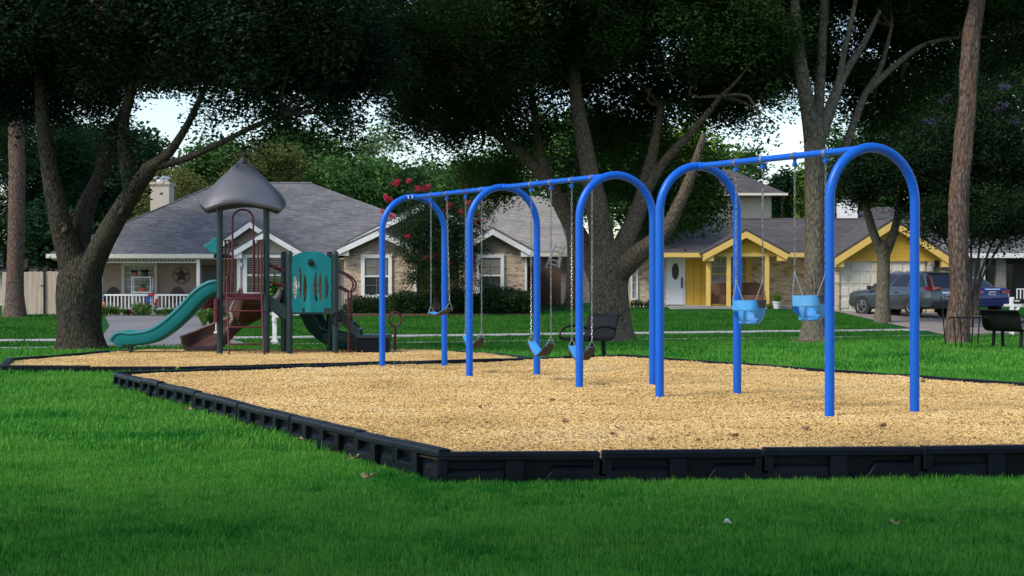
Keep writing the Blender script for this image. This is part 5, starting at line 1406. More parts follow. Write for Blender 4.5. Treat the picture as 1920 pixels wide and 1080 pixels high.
# crape myrtles
sp_ = [('trunk', [(1822, 592, 0), (1818, 540, 0), (1800, 480, -.2), (1770, 400, -.4)], [7, 6, 5, 3])]
for a, b_ in ((1828, 1850), (1834, 1890), (1820, 1822), (1815, 1750), (1838, 1920), (1812, 1730)):
    sp_.append(('limb', [(a - 6, 590, 0), (a, 530, .1), ((a + b_) / 2, 450, .2), (b_, 380, .3)], [6, 5, 4, 3]))
tree('crape_myrtle', 'dark crape myrtle with thin spreading stems and purple blossoms at right', (1822, 60),
     sp_, [(1800, 400, 0, 110, 50, 2, 900), (1890, 390, 0, 90, 55, 2, 800), (1760, 300, 1, 130, 80, 2, 700), (1870, 240, 1, 120, 90, 2, 900), (1840, 160, 2, 110, 60, 2, 400), (1720, 260, 2, 70, 60, 2, 260)],
     bark_far, shade_leaf, SMALL_T, size=(1.0, 1.7), gap=-0.2, blooms=([(1778, 188, -.5, 10, 9, .3, 9), (1745, 228, -.5, 8, 9, .3, 8), (1882, 202, -.5, 14, 7, .3, 11), (1905, 230, -.5, 8, 7, .3, 7), (1885, 165, -.5, 9, 7, .3, 7)], purple_bloom, 1), twigs=False, segs=7)
sp_ = [('trunk', [(815, 590, 0), (816, 540, 0), (806, 470, 0), (790, 400, 0)], [5, 5, 4, 2])]
for a, b_ in ((812, 760), (818, 830), (822, 870), (816, 800), (824, 900)):
    sp_.append(('limb', [(a, 590, 0), (a + 2, 530, .1), ((a + b_) / 2, 450, .2), (b_, 372, .3)], [5, 4, 3, 2]))
tree('crape_myrtle', 'crape myrtle with red blossoms growing in front of the tan house', (816, 66.5),
     sp_, [(805, 450, 0, 55, 60, 1.1, 620), (840, 500, 0, 55, 55, 1, 560), (800, 530, 0, 32, 40, .7, 200), (800, 385, 0, 60, 42, 1, 260), (850, 420, 0, 50, 50, 1, 380), (775, 400, 0, 35, 40, .8, 50), (880, 395, 0, 30, 35, .8, 60), (765, 480, 0, 12, 16, .4, 10), (890, 465, 0, 26, 8, .4, 18), (770, 520, -.2, 10, 10, .3, 7)],
     bark_far, myrtle_leaf, SMALL_T, size=(0.7, 1.2), gap=-0.2,
     blooms=([(745, 343, -.2, 7, 5, .2, 10), (766, 340, -.2, 4, 4, .2, 6), (782, 355, -.2, 8, 6, .2, 12), (727, 374, -.2, 9, 6, .2, 10), (801, 352, -.2, 5, 4, .2, 4), (874, 338, -.2, 8, 6, .2, 11), (732, 405, -.2, 4, 5, .2, 5), (717, 395, -.2, 3, 4, .2, 3), (897, 412, -.3, 6, 12, .2, 13), (878, 380, -.3, 5, 4, .2, 5), (830, 393, -.3, 6, 5, .2, 6), (843, 382, -.3, 5, 6, .2, 6), (866, 398, -.3, 4, 5, .2, 5), (801, 484, -.5, 4, 4, .2, 5), (812, 479, -.5, 4, 4, .2, 4), (821, 480, -.5, 3, 4, .2, 4), (763, 444, -.4, 4, 4, .2, 4), (845, 492, -.5, 3, 3, .2, 3)], red_bloom, 1), twigs=False, segs=6)

# trees behind the houses
def far_tree(label, px, Y, blobs, leaf, tuft=FAR_T, w=14, size=(0.8, 1.35), gap=-0.18, gs=0.35, group='trees beyond the houses'):
    top = min(b[1] for b in blobs)
    tree('background_tree', label, (px, Y), [('trunk', [(px, 575, 0), (px + 2, 480, 0), (px, top + 30, 0)], [w, w * .8, w * .4])], blobs, bark_far, leaf, tuft, size, gs, gap, group, 1.2, 8)
far_tree('dark pine mass filling the gap above the left fence', 70, 100, [(60, 300, 0, 130, 110, 4, 900), (30, 430, 0, 120, 70, 3, 700), (150, 400, 1, 100, 90, 3, 700)], far_leaf_dark, PINE_T)
far_tree('dark green tree rising between the limbs of the left oak', 230, 104, [(230, 380, 0, 110, 100, 4, 900), (180, 300, 1, 90, 70, 3, 420), (250, 300, 0, 45, 60, 2, 150)], far_leaf_dark, FAR_T)
far_tree('yellowish tree behind the tan house chimney', 330, 98, [(330, 370, 0, 55, 40, 2.5, 330), (265, 400, 0, 45, 40, 2, 240), (310, 345, 0, 30, 22, 2, 90)], far_leaf_yellow, SMALL_T, 8, (1.6, 2.6))
far_tree('olive green tree left of the play tower roof', 405, 110, [(405, 345, 0, 60, 50, 3, 330), (420, 300, 0, 40, 26, 2, 100)], far_leaf, FAR_T, 8)
far_tree('yellow green tree just behind the pointed play roof', 505, 100, [(505, 312, 0, 50, 38, 2.5, 300), (480, 340, 0, 50, 30, 2, 180), (525, 290, 0, 26, 20, 1.5, 60)], far_leaf_yellow, SMALL_T, 8, (1.5, 2.4))
far_tree('round dark topped tree above the tan house ridge', 565, 108, [(560, 320, 0, 75, 58, 4, 600), (600, 340, 0, 70, 50, 3, 420), (545, 282, 0, 40, 22, 2, 120)], far_leaf, FAR_T)
far_tree('bushy green tree right of the tan house ridge', 660, 104, [(660, 360, 0, 70, 42, 3, 480), (720, 365, 0, 70, 38, 3, 420), (610, 360, 0, 50, 35, 2, 240), (690, 385, 0, 80, 24, 2, 300)], far_leaf, FAR_T, 10)
far_tree('airy pale tree with open crown above the red blossoms', 720, 125, [(715, 300, 0, 62, 42, 3, 90), (690, 270, 0, 30, 14, 2, 26), (760, 330, 0, 60, 34, 2, 90), (720, 345, 0, 60, 20, 2, 60)], far_leaf_pale, FAR_T, 6, gap=-0.05)
far_tree('green tree behind the middle arches of the long swing set', 850, 110, [(850, 350, 0, 90, 40, 3, 330), (930, 360, 0, 90, 50, 3, 400), (980, 420, 0, 60, 60, 3, 240)], far_leaf, FAR_T)
far_tree('bright green tree seen under the big tree limbs', 1180, 112, [(1150, 350, 0, 100, 60, 3, 420), (1240, 320, 0, 90, 70, 3, 420), (1100, 300, 0, 80, 60, 3, 260), (1300, 300, 0, 60, 50, 3, 180)], lime_leaf, FAR_T)
far_tree('green tree left of the two storey house', 1370, 118, [(1370, 330, 0, 60, 35, 3, 220), (1400, 310, 0, 30, 20, 2, 60)], far_leaf, FAR_T, 8)
far_tree('lime green tree right of the two storey house', 1500, 115, [(1490, 385, 0, 50, 36, 3, 300), (1510, 355, 0, 34, 26, 2, 110), (1530, 400, 0, 60, 30, 3, 240)], lime_leaf, FAR_T, 9)
far_tree('slim dark tree beside the two storey house', 1466, 112, [(1466, 380, 0, 16, 40, 1.5, 90), (1462, 345, 0, 8, 14, 1, 16)], far_leaf_dark, FAR_T, 5)
far_tree('green tree behind the white chimney', 1640, 112, [(1610, 380, 0, 70, 36, 3, 300), (1650, 300, 0, 110, 70, 4, 360), (1600, 330, 0, 50, 40, 2, 110)], far_leaf, FAR_T, 9)
far_tree('tall green tree beyond the right hand houses', 1830, 112, [(1800, 260, 0, 140, 110, 4, 700), (1900, 330, 0, 110, 90, 4, 500), (1740, 200, 0, 80, 80, 3, 220), (1880, 120, 0, 120, 80, 3, 350)], far_leaf, FAR_T)
# leaning dark branch tree behind the left pine
tree('background_tree', 'dark leaning tree reaching right behind the left pine', (40, 80),
     [('trunk', [(38, 588, 0), (44, 520, 0), (62, 468, 0), (88, 440, 0), (120, 425, 0)], [16, 14, 11, 9, 5]), ('limb', [(50, 455, 0), (60, 432, 0), (75, 424, 0)], [7, 5, 3])],
     [(130, 420, 0, 60, 30, 2, 130), (110, 470, 1, 60, 26, 2, 140)], bark_far, far_leaf_dark, FAR_T, flare=1.2, segs=8, twigs=False)

# bare earth rings at the foot of the park trees
def earth(px, Y, rx, ry):
    X = PX(px, Y); m = MB(); vs = [(X, Y, ground_z(X, Y) + 0.10)]
    for ring, zz in ((0.55, 0.075), (1.0, -0.01)):
        for i in range(28):
            a = 2 * math.pi * i / 28; k = ring * (1 + 0.18 * noise.noise((math.cos(a) * 2, math.sin(a) * 2, px)))
            vs.append((X + rx * k * math.cos(a), Y + ry * k * math.sin(a), ground_z(X, Y) + zz))
    m.add(vs, [(0, 1 + i, 1 + (i + 1) % 28) for i in range(28)] + [(1 + i, 29 + i, 29 + (i + 1) % 28, 1 + (i + 1) % 28) for i in range(28)])
    o = m.build('bare_ground', soil); o['kind'] = 'structure'
earth(1150, 41.8, 1.3, 1.5); earth(1526, 41.0, 0.9, 1.1); earth(151, 36.5, 0.8, 0.8)

# shade oak behind the viewpoint: its crown shades the foreground lawn
rt = root('oak_tree', (-6.5, -3.0, 0), 'broad shade oak standing on the lawn behind the viewpoint', 'tree')
tk = MB().tube(smooth_path([(-6.5, -3, -0.2), (-6.45, -2.9, 1.2), (-6.2, -2.6, 2.8), (-5.9, -1.6, 4.6), (-5.6, 0.5, 6.6)], 6), lerps([0.62, 0.42, 0.38, 0.3, 0.14], 25), 14, True, 0.1).build('trunk', bark_oak, rt, True)
for e_ in ((-9.5, 0.5, 7.5), (-2.0, 3.0, 7.2), (-5.5, 6.5, 7.4), (-8.5, 5.0, 7.0)):
    MB().tube(smooth_path([(-6.0, -2.0, 4.0), ((-6.0 + e_[0]) / 2, (-2 + e_[1]) / 2, 5.9), e_], 5), lerps([0.22, 0.14, 0.05], 11), 9, True, 0.1).build('limb', bark_oak, tk, True)
cp = []
while len(cp) < 3300:
    v = rng.normal(size=3); v = v / np.linalg.norm(v) * rng.random() ** 0.4
    q = (-5.2 + v[0] * 7.5, 3.2 + v[1] * 5.2, 7.8 + v[2] * 2.3)
    if noise.noise((q[0] * 0.6, q[1] * 0.6, q[2] * 0.6)) > -0.15: cp.append(q)
cp = np.array(cp)
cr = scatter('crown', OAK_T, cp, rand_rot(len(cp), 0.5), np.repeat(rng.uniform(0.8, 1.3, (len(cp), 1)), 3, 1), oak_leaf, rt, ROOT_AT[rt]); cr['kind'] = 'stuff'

oak = next(o for o in scene.objects if o.name == 'oak_tree'); tk = next(c for c in oak.children if c.name.startswith('trunk'))
for px, py, Y, r in ((118, 428, 36.13, 0.085), (225, 393, 35.35, 0.07), (137, 400, 36.2, 0.05)):
    c = P(px, py, Y)
    MB().tube([c + Vector((r * 0.85 * math.cos(a), 0.02 * math.sin(a * 2), r * math.sin(a))) for a in np.linspace(0, 2 * math.pi, 17)], 0.035, 7, False).build('knot', bark_oak, tk, True)
    MB().lathe([(0.0, -0.015), (r * 0.6, -0.01), (r * 0.8, 0.03)], c, 12, 'Y').build('knot', bark_pale, tk, True)

# ------------------------------------------------------------------ shrubs, plants
def shrub(name, label, px, Y, w_px, y0, y1, n, leaf, tuft, size, cat='shrub', group=None, depth=None, core=True):
    X = PX(px, Y); z0 = ground_z(X, Y); zt, zb = PZ(y0, Y), max(PZ(y1, Y), z0)
    rt = root(name, (X, Y, z0), label, cat, group)
    rx, rz = w_px * Y / F / 2, (zt - zb) / 2; ry = depth or rx * 0.8
    out = []
    for _ in range(n):
        v = rng.normal(size=3); v = v / np.linalg.norm(v) * rng.random() ** 0.25
        k = 1 + 0.16 * noise.noise((v[0] * 2.2 + px, v[1] * 2.2, v[2] * 2.2))
        v = np.sign(v) * np.abs(v) ** 0.85
        out.append((X + v[0] * rx * k, Y + v[1] * ry * k, (zt + zb) / 2 + v[2] * rz * k))
    st = MB()
    for i in range(5):
        a = i * 1.3
        st.tube([(X + 0.05 * math.cos(a), Y + 0.05 * math.sin(a), z0 - 0.05), (X + rx * 0.5 * math.cos(a), Y + ry * 0.5 * math.sin(a), zb + rz)], [0.03, 0.012], 5)
    st.build('stems', bark_far, rt)['kind'] = 'stuff'
    p = np.array(out)
    f = scatter('foliage', tuft, p, rand_rot(len(p), 0.6), np.repeat(rng.uniform(size[0], size[1], (len(p), 1)), 3, 1), leaf, rt, ROOT_AT[rt]); f['kind'] = 'stuff'
    return rt
G = 'clipped shrubs in front of the tan house'
shrub('clipped_shrub', 'small clipped shrub at the left end of the hedge, beside the play tower', 686, 67.6, 74, 560, 596, 260, hedge_leaf, HEDGE_T, (0.9, 1.4), group=G)
shrub('clipped_shrub', 'clipped shrub under the first brick gable window', 762, 67.4, 88, 551, 597, 330, hedge_leaf, HEDGE_T, (0.9, 1.4), group=G)
shrub('clipped_shrub', 'clipped shrub at the foot of the red blossomed crape myrtle', 846, 67.3, 96, 547, 597, 380, hedge_leaf, HEDGE_T, (0.9, 1.4), group=G)
shrub('clipped_shrub', 'largest clipped shrub at the right end of the hedge', 944, 67.2, 124, 545, 597, 500, hedge_leaf, HEDGE_T, (0.9, 1.4), group=G)
bed = MB().bx(PX(650, 67.5), PX(1003, 67.5), 66.4, 69.4, -0.4, ground_z(-2, 67) + 0.10).build('flower_bed', soil); bed['kind'] = 'structure'

def blades_tuft(n, length, w, seed, spread=0.9):
    r = np.random.default_rng(seed); V = []; Fc = []
    for i in range(n):
        a = r.uniform(0, 6.28); s = r.uniform(0.1, spread); l = length * r.uniform(0.6, 1.1); b = len(V)
        dx, dy = math.cos(a), math.sin(a); px, py = -dy * w / 2, dx * w / 2
        for t, k in ((0.02, 0.6), (0.4, 1.0), (0.75, 0.8)):
            h = l * math.sin(t * 1.35) * (1 - s * 0.45 * t); d_ = l * s * t
            V += [(dx * d_ - px * k, dy * d_ - py * k, h), (dx * d_ + px * k, dy * d_ + py * k, h)]
        V.append((dx * l * s * 1.05, dy * l * s * 1.05, l * (1 - s * 0.55) * 0.9))
        Fc += [(b, b + 1, b + 3, b + 2), (b + 2, b + 3, b + 5, b + 4), (b + 4, b + 5, b + 6)]
    return np.array(V), Fc
def tuft_plant(name, label, px, Y, spots, tuft, leaf, size, z=None, cat='plant', group=None, bloom=None):
    X = PX(px, Y); z0 = ground_z(X, Y) if z is None else z
    rt = root(name, (X, Y, z0), label, cat, group)
    p = np.array([(PX(px + a, Y), Y + b, z0 + c) for a, b, c in spots])
    f = scatter('foliage', tuft, p, np.stack([np.zeros(len(p)), np.zeros(len(p)), rng.uniform(0, 6.28, len(p))], 1), np.repeat(rng.uniform(size[0], size[1], (len(p), 1)), 3, 1), leaf, rt, ROOT_AT[rt]); f['kind'] = 'stuff'
    if bloom:
        q = np.array([(PX(px + a, Y), Y - 0.2 + b, z0 + c) for a, b, c in bloom])
        f = scatter('blossom', leaf_tuft(14, 0.05, 0.06, 0.05, 21), q, rand_rot(len(q)), np.ones((len(q), 3)), white_bloom, rt, ROOT_AT[rt]); f['kind'] = 'stuff'
    return rt
BL = blades_tuft(26, 0.55, 0.035, 31); PALM = blades_tuft(34, 1.15, 0.10, 32, 0.8); CORD = blades_tuft(30, 0.9, 0.085, 33, 0.7)
row = lambda w, n: [(x, rng.uniform(-0.25, 0.25), 0) for x in np.linspace(-w / 2, w / 2, n)]
tuft_plant('border_plant', 'leafy green bedding plants at the left end of the porch railing', 210, 69.5, row(48, 12), BL, plant_leaf, (0.6, 1.0))
tuft_plant('border_plant', 'low reddish brown bedding plants below the porch railing', 242, 69.4, row(14, 5), BL, red_leaf, (0.4, 0.7))
shrub('flowering_plant', 'white flowering green plant below the porch window', 266, 69.4, 36, 569, 593, 60, plant_leaf, HEDGE_T, (0.6, 1.0), 'plant')
tuft_plant('border_plant', 'leafy green bedding plants right of the white flowers', 318, 69.5, row(44, 11), BL, plant_leaf, (0.5, 0.95),
           bloom=[(-62, 0, .35), (-58, 0, .5), (-50, 0, .3), (-46, 0, .45), (-41, 0, .38), (-66, 0, .2), (-54, 0, .22), (-30, 0, .3), (-20, 0, .26)])
tuft_plant('cordyline', 'red leaved cordyline plant beside the driveway behind the brown slide', 398, 60, [(-6, 0, .2), (4, .2, .3), (0, -.2, .5), (8, .1, .1)], CORD, red_leaf, (0.9, 1.2))
tuft_plant('spiky_plant', 'yellow green spiky plant at the edge of the driveway', 388, 58.5, [(-4, 0, 0), (6, .2, 0), (0, -.2, .1), (-8, .1, 0)], CORD, plant_leaf, (0.7, 1.0))
tuft_plant('sago_palm', 'bright green palm like plant seen under the play bridge', 518, 66, [(0, 0, .35), (3, .1, .6), (-4, 0, .5), (5, 0, .2)], PALM, plant_leaf, (1.0, 1.4))
tuft_plant('border_plant', 'small dark plants under the brick window of the yellow house', 1200, 72.5, row(30, 6), BL, hedge_leaf, (0.6, 0.9))

# pots and porch furniture
def pot(name, label, px, Y, z, r, h, mat, leaf=None, tuft=BL, ts=0.6, cat='plant pot'):
    X = PX(px, Y); rt = root(name, (X, Y, z), label, cat)
    MB().lathe([(r * 0.68, 0), (r * 0.95, h * 0.85), (r * 1.06, h * 0.86), (r * 1.06, h), (r * 0.9, h), (r * 0.85, h * 0.8), (0, h * 0.78)], (X, Y, z), 16).build('pot', mat, rt, True)
    if leaf:
        p = np.array([(X + rng.normal(0, r * 0.4), Y + rng.normal(0, r * 0.4), z + h * 0.8) for _ in range(4)])
        f = scatter('foliage', tuft, p, np.stack([np.zeros(4), np.zeros(4), rng.uniform(0, 6, 4)], 1), np.full((4, 3), ts), leaf, rt, ROOT_AT[rt]); f['kind'] = 'stuff'
    return rt
pz = 0.22
st = root('plant_stand', (PX(266, 70.9), 70.9, pz), 'white tiered plant stand in front of the porch window', 'plant stand')
for px in (249, 284):
    for dy in (0, 0.4): MB().bx(PX(px, 70.9) - 0.02, PX(px, 70.9) + 0.02, 70.7 + dy, 70.74 + dy, pz, PZ(518, 70.9)).build('leg', white_trim, st)
for py in (519, 547):
    MB().bx(PX(248, 70.9), PX(285, 70.9), 70.68, 71.16, PZ(py + 2, 70.9), PZ(py, 70.9)).build('shelf', white_trim, st)
pot('potted_plant', 'terracotta pot with trailing plant on the top shelf, left', 253, 70.9, PZ(519, 70.9), 0.13, 0.16, terracotta, hedge_leaf, BL, 0.4)
pot('potted_plant', 'dark leafy potted plant on the top shelf, right', 272, 70.9, PZ(519, 70.9), 0.13, 0.14, dark_iron, hedge_leaf, BL, 0.5)
pot('potted_plant', 'wide terracotta pot with upright leaves on the lower shelf', 267, 70.9, PZ(547, 70.9), 0.20, 0.16, terracotta, plant_leaf, BL, 0.45)
pot('potted_plant', 'green potted fern at the left end of the porch', 192, 71.0, pz + 0.35, 0.16, 0.25, dark_iron, plant_leaf, BL, 0.7)
pot('blue_pot', 'light blue pot beside the porch post', 365, 70.8, pz + 0.45, 0.14, 0.30, M('pale_blue_glaze', (0.18, 0.36, 0.55), 0.3), None)
pot('white_pot', 'white pot with green plant at the foot of the yellow porch', 1457, 71.2, gz2 - 0.05, 0.20, 0.30, white_pot, plant_leaf, BL, 0.9)
tuft_plant('border_plant', 'low yellowish plant beside the white pot', 1446, 71.4, row(10, 4), BL, lime_leaf, (0.4, 0.6))
def porch_chair(label, px, Y):
    X = PX(px, Y); rt = root('porch_chair', (X, Y, pz), label, 'chair', 'dark rounded chairs on the porch')
    MB().prism([(X + 0.36 * math.cos(a), Y + 0.25, pz + 0.45 + (0.62 if math.sin(a) > 0 else 0) * math.sin(a)) for a in np.linspace(0, math.pi, 14)], (0, 0.05, 0)).build('backrest', dark_iron, rt)
    MB().bx(X - 0.34, X + 0.34, Y - 0.3, Y + 0.25, pz + 0.40, pz + 0.47).build('seat', dark_iron, rt)
    for sx in (-1, 1):
        MB().bx(X + sx * 0.34 - 0.03, X + sx * 0.34 + 0.03, Y - 0.3, Y + 0.28, pz + 0.62, pz + 0.66).build('armrest', dark_iron, rt)
        for sy in (-0.27, 0.22): MB().bx(X + sx * 0.31 - 0.03, X + sx * 0.31 + 0.03, Y + sy - 0.03, Y + sy + 0.03, pz, pz + (0.62 if sy < 0 else 0.40)).build('leg', dark_iron, rt)
porch_chair('dark rounded porch chair left of the plant stand', 210, 71.0)
porch_chair('dark rounded porch chair below the metal star', 331, 71.0)
# metal star in a ring
sx_, sy_, sz_ = PX(339.6, Yw - 0.1), Yw - 0.10, PZ(516, Yw)
rt = root('metal_star', (sx_, sy_, sz_ - 0.36), 'rusty metal star inside a ring on the porch wall', 'wall decoration')
MB().tube([(sx_ + 0.345 * math.cos(a), sy_, sz_ + 0.345 * math.sin(a)) for a in np.linspace(0, 2 * math.pi, 33)], 0.014, 6, False).build('ring', dark_iron, rt, True)
pts_ = [(sx_ + (0.335 if i % 2 == 0 else 0.135) * math.sin(i * math.pi / 5), sy_, sz_ + (0.335 if i % 2 == 0 else 0.135) * math.cos(i * math.pi / 5)) for i in range(10)]
m = MB(); m.add(pts_ + [(sx_, sy_ - 0.05, sz_), (sx_, sy_ + 0.02, sz_)], [(i, (i + 1) % 10, 10) for i in range(10)] + [((i + 1) % 10, i, 11) for i in range(10)])
m.build('star', dark_iron, rt)
# bunting on the railing and round garden ornament
flag_red = M('flag_red', (0.45, 0.03, 0.03), 0.8); flag_blue = M('flag_blue', (0.03, 0.08, 0.38), 0.8); flag_white = M('flag_white', (0.7, 0.7, 0.7), 0.8)
orange = M('orange_ornament', (0.75, 0.30, 0.14), 0.6)
def bunting(label, px, y, segs):
    X = PX(px, Yp); z = PZ(y, Yp); rt = root('bunting', (X, Yp - 0.07, z - 0.4), label, 'bunting')
    for i, (mt, a0, a1) in enumerate(segs):
        pts_ = [(X, z)] if False else []
        for rr_ in (0.13, 0.25):
            aa = np.linspace(a0, a1, 6); aa = aa if rr_ < 0.15 else aa[::-1]
            pts_ += [(X + rr_ * math.cos(a), Yp - 0.09 + 0.015 * (k % 2), z + rr_ * math.sin(a) * 1.15) for k, a in enumerate(aa)]
        MB().prism(pts_, (0, 0.02, 0)).build('ribbon', mt, rt)
bunting('red white and blue wreath hung on the porch railing', 286, 562, [(flag_blue, 2.2, 4.2), (flag_red, 1.0, 2.2), (flag_white, 0.2, 1.0), (flag_red, -1.2, 0.2), (flag_white, -2.08, -1.2)])
rt = root('garden_ornament', (PX(192, 69.3), 69.3, 0.1), 'round orange ornament on a stick in front of the porch', 'ornament')
MB().tube([(PX(192, 69.3), 69.3, 0.0), (PX(192, 69.3), 69.3, 0.42)], 0.012, 6).build('stick', dark_iron, rt)
MB().lathe([(0.02, -0.14), (0.12, -0.08), (0.145, 0), (0.12, 0.08), (0.02, 0.14)], (PX(192, 69.3), 69.3, 0.55), 14).build('globe', orange, rt, True)
# armchairs on the yellow porch
def armchair(label, px, w, name='armchair'):
    X = PX(px, 72.7); z = gz2 + 0.06; Y = 72.6
    rt = root(name, (X, Y, z), label, 'armchair' if name == 'armchair' else 'sofa')
    MB().bx(X - w / 2 + 0.18, X + w / 2 - 0.18, Y - 0.38, Y + 0.3, z + 0.08, z + 0.44).build('seat', brown_fabric, rt, False, 0.04)
    bk = [(X - w / 2 + 0.1, z + 0.4), (X + w / 2 - 0.1, z + 0.4), (X + w / 2 - 0.12, z + 0.84), (X + w / 4, z + 0.98), (X - w / 4, z + 0.98), (X - w / 2 + 0.12, z + 0.84)]
    MB().prism([(a, Y + 0.2, b) for a, b in bk], (0, 0.22, 0)).build('backrest', brown_fabric, rt, False, 0.05)
    for s_ in (-1, 1):
        MB().bx(X + s_ * w / 2, X + s_ * (w / 2 - 0.2), Y - 0.4, Y + 0.35, z + 0.02, z + 0.62).build('armrest', brown_fabric, rt, False, 0.06)
armchair('brown armchair on the yellow porch beside the front window', 1348, 1.0)
armchair('brown rounded sofa on the yellow porch behind the bucket swing', 1406, 1.35, 'porch_sofa')

# ------------------------------------------------------------------ ladder on the far roof
q0, q1 = P(1022, 505, 81.0), P(1042, 458, 81.2)
rt = root('ladder', q0, 'aluminium ladder leaning beside the pale roof between the houses', 'ladder')
off = Vector((0.42, 0, -0.12))
for o_ in (Vector((0, 0, 0)), off): MB().bar(q0 + o_, q1 + o_, 0.07, 0.05).build('ladder_rail', alu, rt)
for k in range(6):
    a = q0.lerp(q1, (k + 0.5) / 6); MB().bar(a, a + off, 0.05, 0.05).build('rung', alu, rt)

# ------------------------------------------------------------------ cars
car_grey = M('grey_car_paint', (0.10, 0.115, 0.13), 0.28, 0.03, 3, 0, metal=0.55, coat=0.8)
car_blue = M('blue_car_paint', (0.006, 0.018, 0.17), 0.25, 0.03, 3, 0, metal=0.35, coat=0.9)
tyre = M('tyre_rubber', (0.02, 0.02, 0.02), 0.85, 0.2, 10, 0.1)
rim_m = M('alloy_rim', (0.5, 0.5, 0.52), 0.3, 0.05, 8, 0, metal=0.9)
trim_b = M('black_car_trim', (0.02, 0.02, 0.022), 0.6, 0.2, 8, 0.05)
lamp_red = M('red_lamp_lens', (0.42, 0.012, 0.02), 0.15, 0.1, 8, 0, coat=0.8)
plate_w = M('number_plate', (0.62, 0.63, 0.62), 0.45, 0.25, 45, 0)
chrome = M('chrome', (0.75, 0.75, 0.76), 0.12, 0.02, 8, 0, metal=1.0)
def car(name, label, X, Y, heading, paint, st, cab, wb, wr, H, rear_x, suv):
    z0 = ground_z(X, Y) + 0.035
    rt = root(name, (X, Y, z0), label, 'car', 'cars parked on the driveway')
    hx, hy = Vector((heading[0], heading[1], 0)).normalized(), None; hy = Vector((-hx.y, hx.x, 0))
    W = lambda x, y, z: Vector((X, Y, z0)) + hx * x + hy * y + Vector((0, 0, z))
    secs = []
    for x, w, zl, zb in st:
        prof = [(w * .86, zl), (w * .97, zl + .08), (w, zl + .25 * (zb - zl) + .05), (w * .995, zb - .25), (w * .97, zb - .08), (w * .90, zb), (w * .5, zb + .02)]
        secs.append([W(x, a, b) for a, b in prof] + [W(x, -a, b) for a, b in prof[::-1]])
    body = MB().loft(secs).build('body', paint, rt, True)
    (xr0, xf0, wb0, zb0), (xr1, xf1, wr1, zr1) = cab
    def ring(f):
        xr, xf, w, z = xr0 + (xr1 - xr0) * f, xf0 + (xf1 - xf0) * f, wb0 + (wr1 - wb0) * f, zb0 + (zr1 - zb0) * f
        return xr, xf, w, z
    cs = []
    for f, ins in ((0, 0), (0.5, 0), (0.88, 0.0), (0.97, 0.03), (1.0, 0.12)):
        xr, xf, w, z = ring(f); b_ = 0.12
        cs.append([W(xr + ins, w - b_ - ins, z), W(xr + b_ + ins, w - ins, z), W(0, w + 0.012 - ins, z), W(xf - b_ - ins, w - ins, z), W(xf - ins, w - b_ - ins, z + 0), W(xf - ins, -w + b_ + ins, z), W(xf - b_ - ins, -w + ins, z), W(0, -w - 0.012 + ins, z), W(xr + b_ + ins, -w + ins, z), W(xr + ins, -w + b_ + ins, z)])
    MB().loft(cs).build('cabin', paint, rt, True)
    def quad(nm, mat, pts_, thick=0.012, parent=None):
        n = (pts_[1] - pts_[0]).cross(pts_[3] - pts_[0]).normalized(); c = sum(pts_, Vector((0, 0, 0))) / 4
        if n.dot(c - W(0, 0, 0.8)) < 0: n = -n
        return MB().prism([p - n * 0.02 for p in pts_], n * (0.02 + thick)).build(nm, mat, parent or rt)
    for s_ in (-1, 1):
        n_w = 3 if suv else 2
        for k in range(n_w):
            f0, f1 = 0.14, 0.84
            def sidept(f, t):
                xr, xf, w, z = ring(f); return W(xr + 0.22 + (xf - xr - 0.40) * t, s_ * (w + 0.004), z)
            t0, t1 = k / n_w + 0.015, (k + 1) / n_w - 0.015
            quad('side_window', glass_car, [sidept(f0, t0), sidept(f0, t1), sidept(f1, t1), sidept(f1, t0)])
    for nm, f0, f1, end in (('rear_window', 0.10, 0.86, 0), ('windscreen', 0.06, 0.90, 1)):
        q = []
        for f, s_ in ((f0, -1), (f0, 1), (f1, 1), (f1, -1)):
            r_ = ring(f); q.append(W(r_[end], s_ * (r_[2] - 0.13), r_[3]))
        quad(nm, glass_car, q)
    # wheels
    for x in wb:
        for s_ in (-1, 1):
            w = st[4][1]
            c = W(x, s_ * (w - 0.10), wr); ax = hy * s_
            def disc(prof, n=22):
                ss = []
                for r_, h_ in prof: ss.append([c + ax * h_ + hx * r_ * math.cos(2 * math.pi * i / n) + Vector((0, 0, r_ * math.sin(2 * math.pi * i / n))) for i in range(n)])
                return MB().loft(ss)
            ar = disc([(wr * 1.16, -0.06), (wr * 1.16, 0.102), (wr * 0.6, 0.104)], 22).build('wheel_arch', trim_b, body, True)
            wl = disc([(wr * .6, -0.1), (wr * .97, -0.1), (wr, -0.06), (wr, 0.08), (wr * .95, 0.118), (wr * .70, 0.122), (wr * .66, 0.10)]).build('wheel', tyre, rt, True)
            disc([(wr * .66, 0.10), (wr * .62, 0.108), (wr * .10, 0.109), (0.001, 0.109)]).build('rim_dish', trim_b, wl, True)
            for i in range(5):
                a = 2 * math.pi * i / 5 + 0.3
                dv = hx * math.cos(a) + Vector((0, 0, math.sin(a)))
                MB().bar(c + ax * 0.122 + dv * 0.03, c + ax * 0.122 + dv * wr * .66, 0.055, 0.03).build('rim_spoke', rim_m, wl)
            ringp = [c + ax * 0.12 + (hx * math.cos(t) + Vector((0, 0, math.sin(t)))) * wr * .66 for t in np.linspace(0, 2 * math.pi, 23)]
            MB().tube(ringp, 0.018, 6, False).build('rim', rim_m, wl, True)
    xr = rear_x
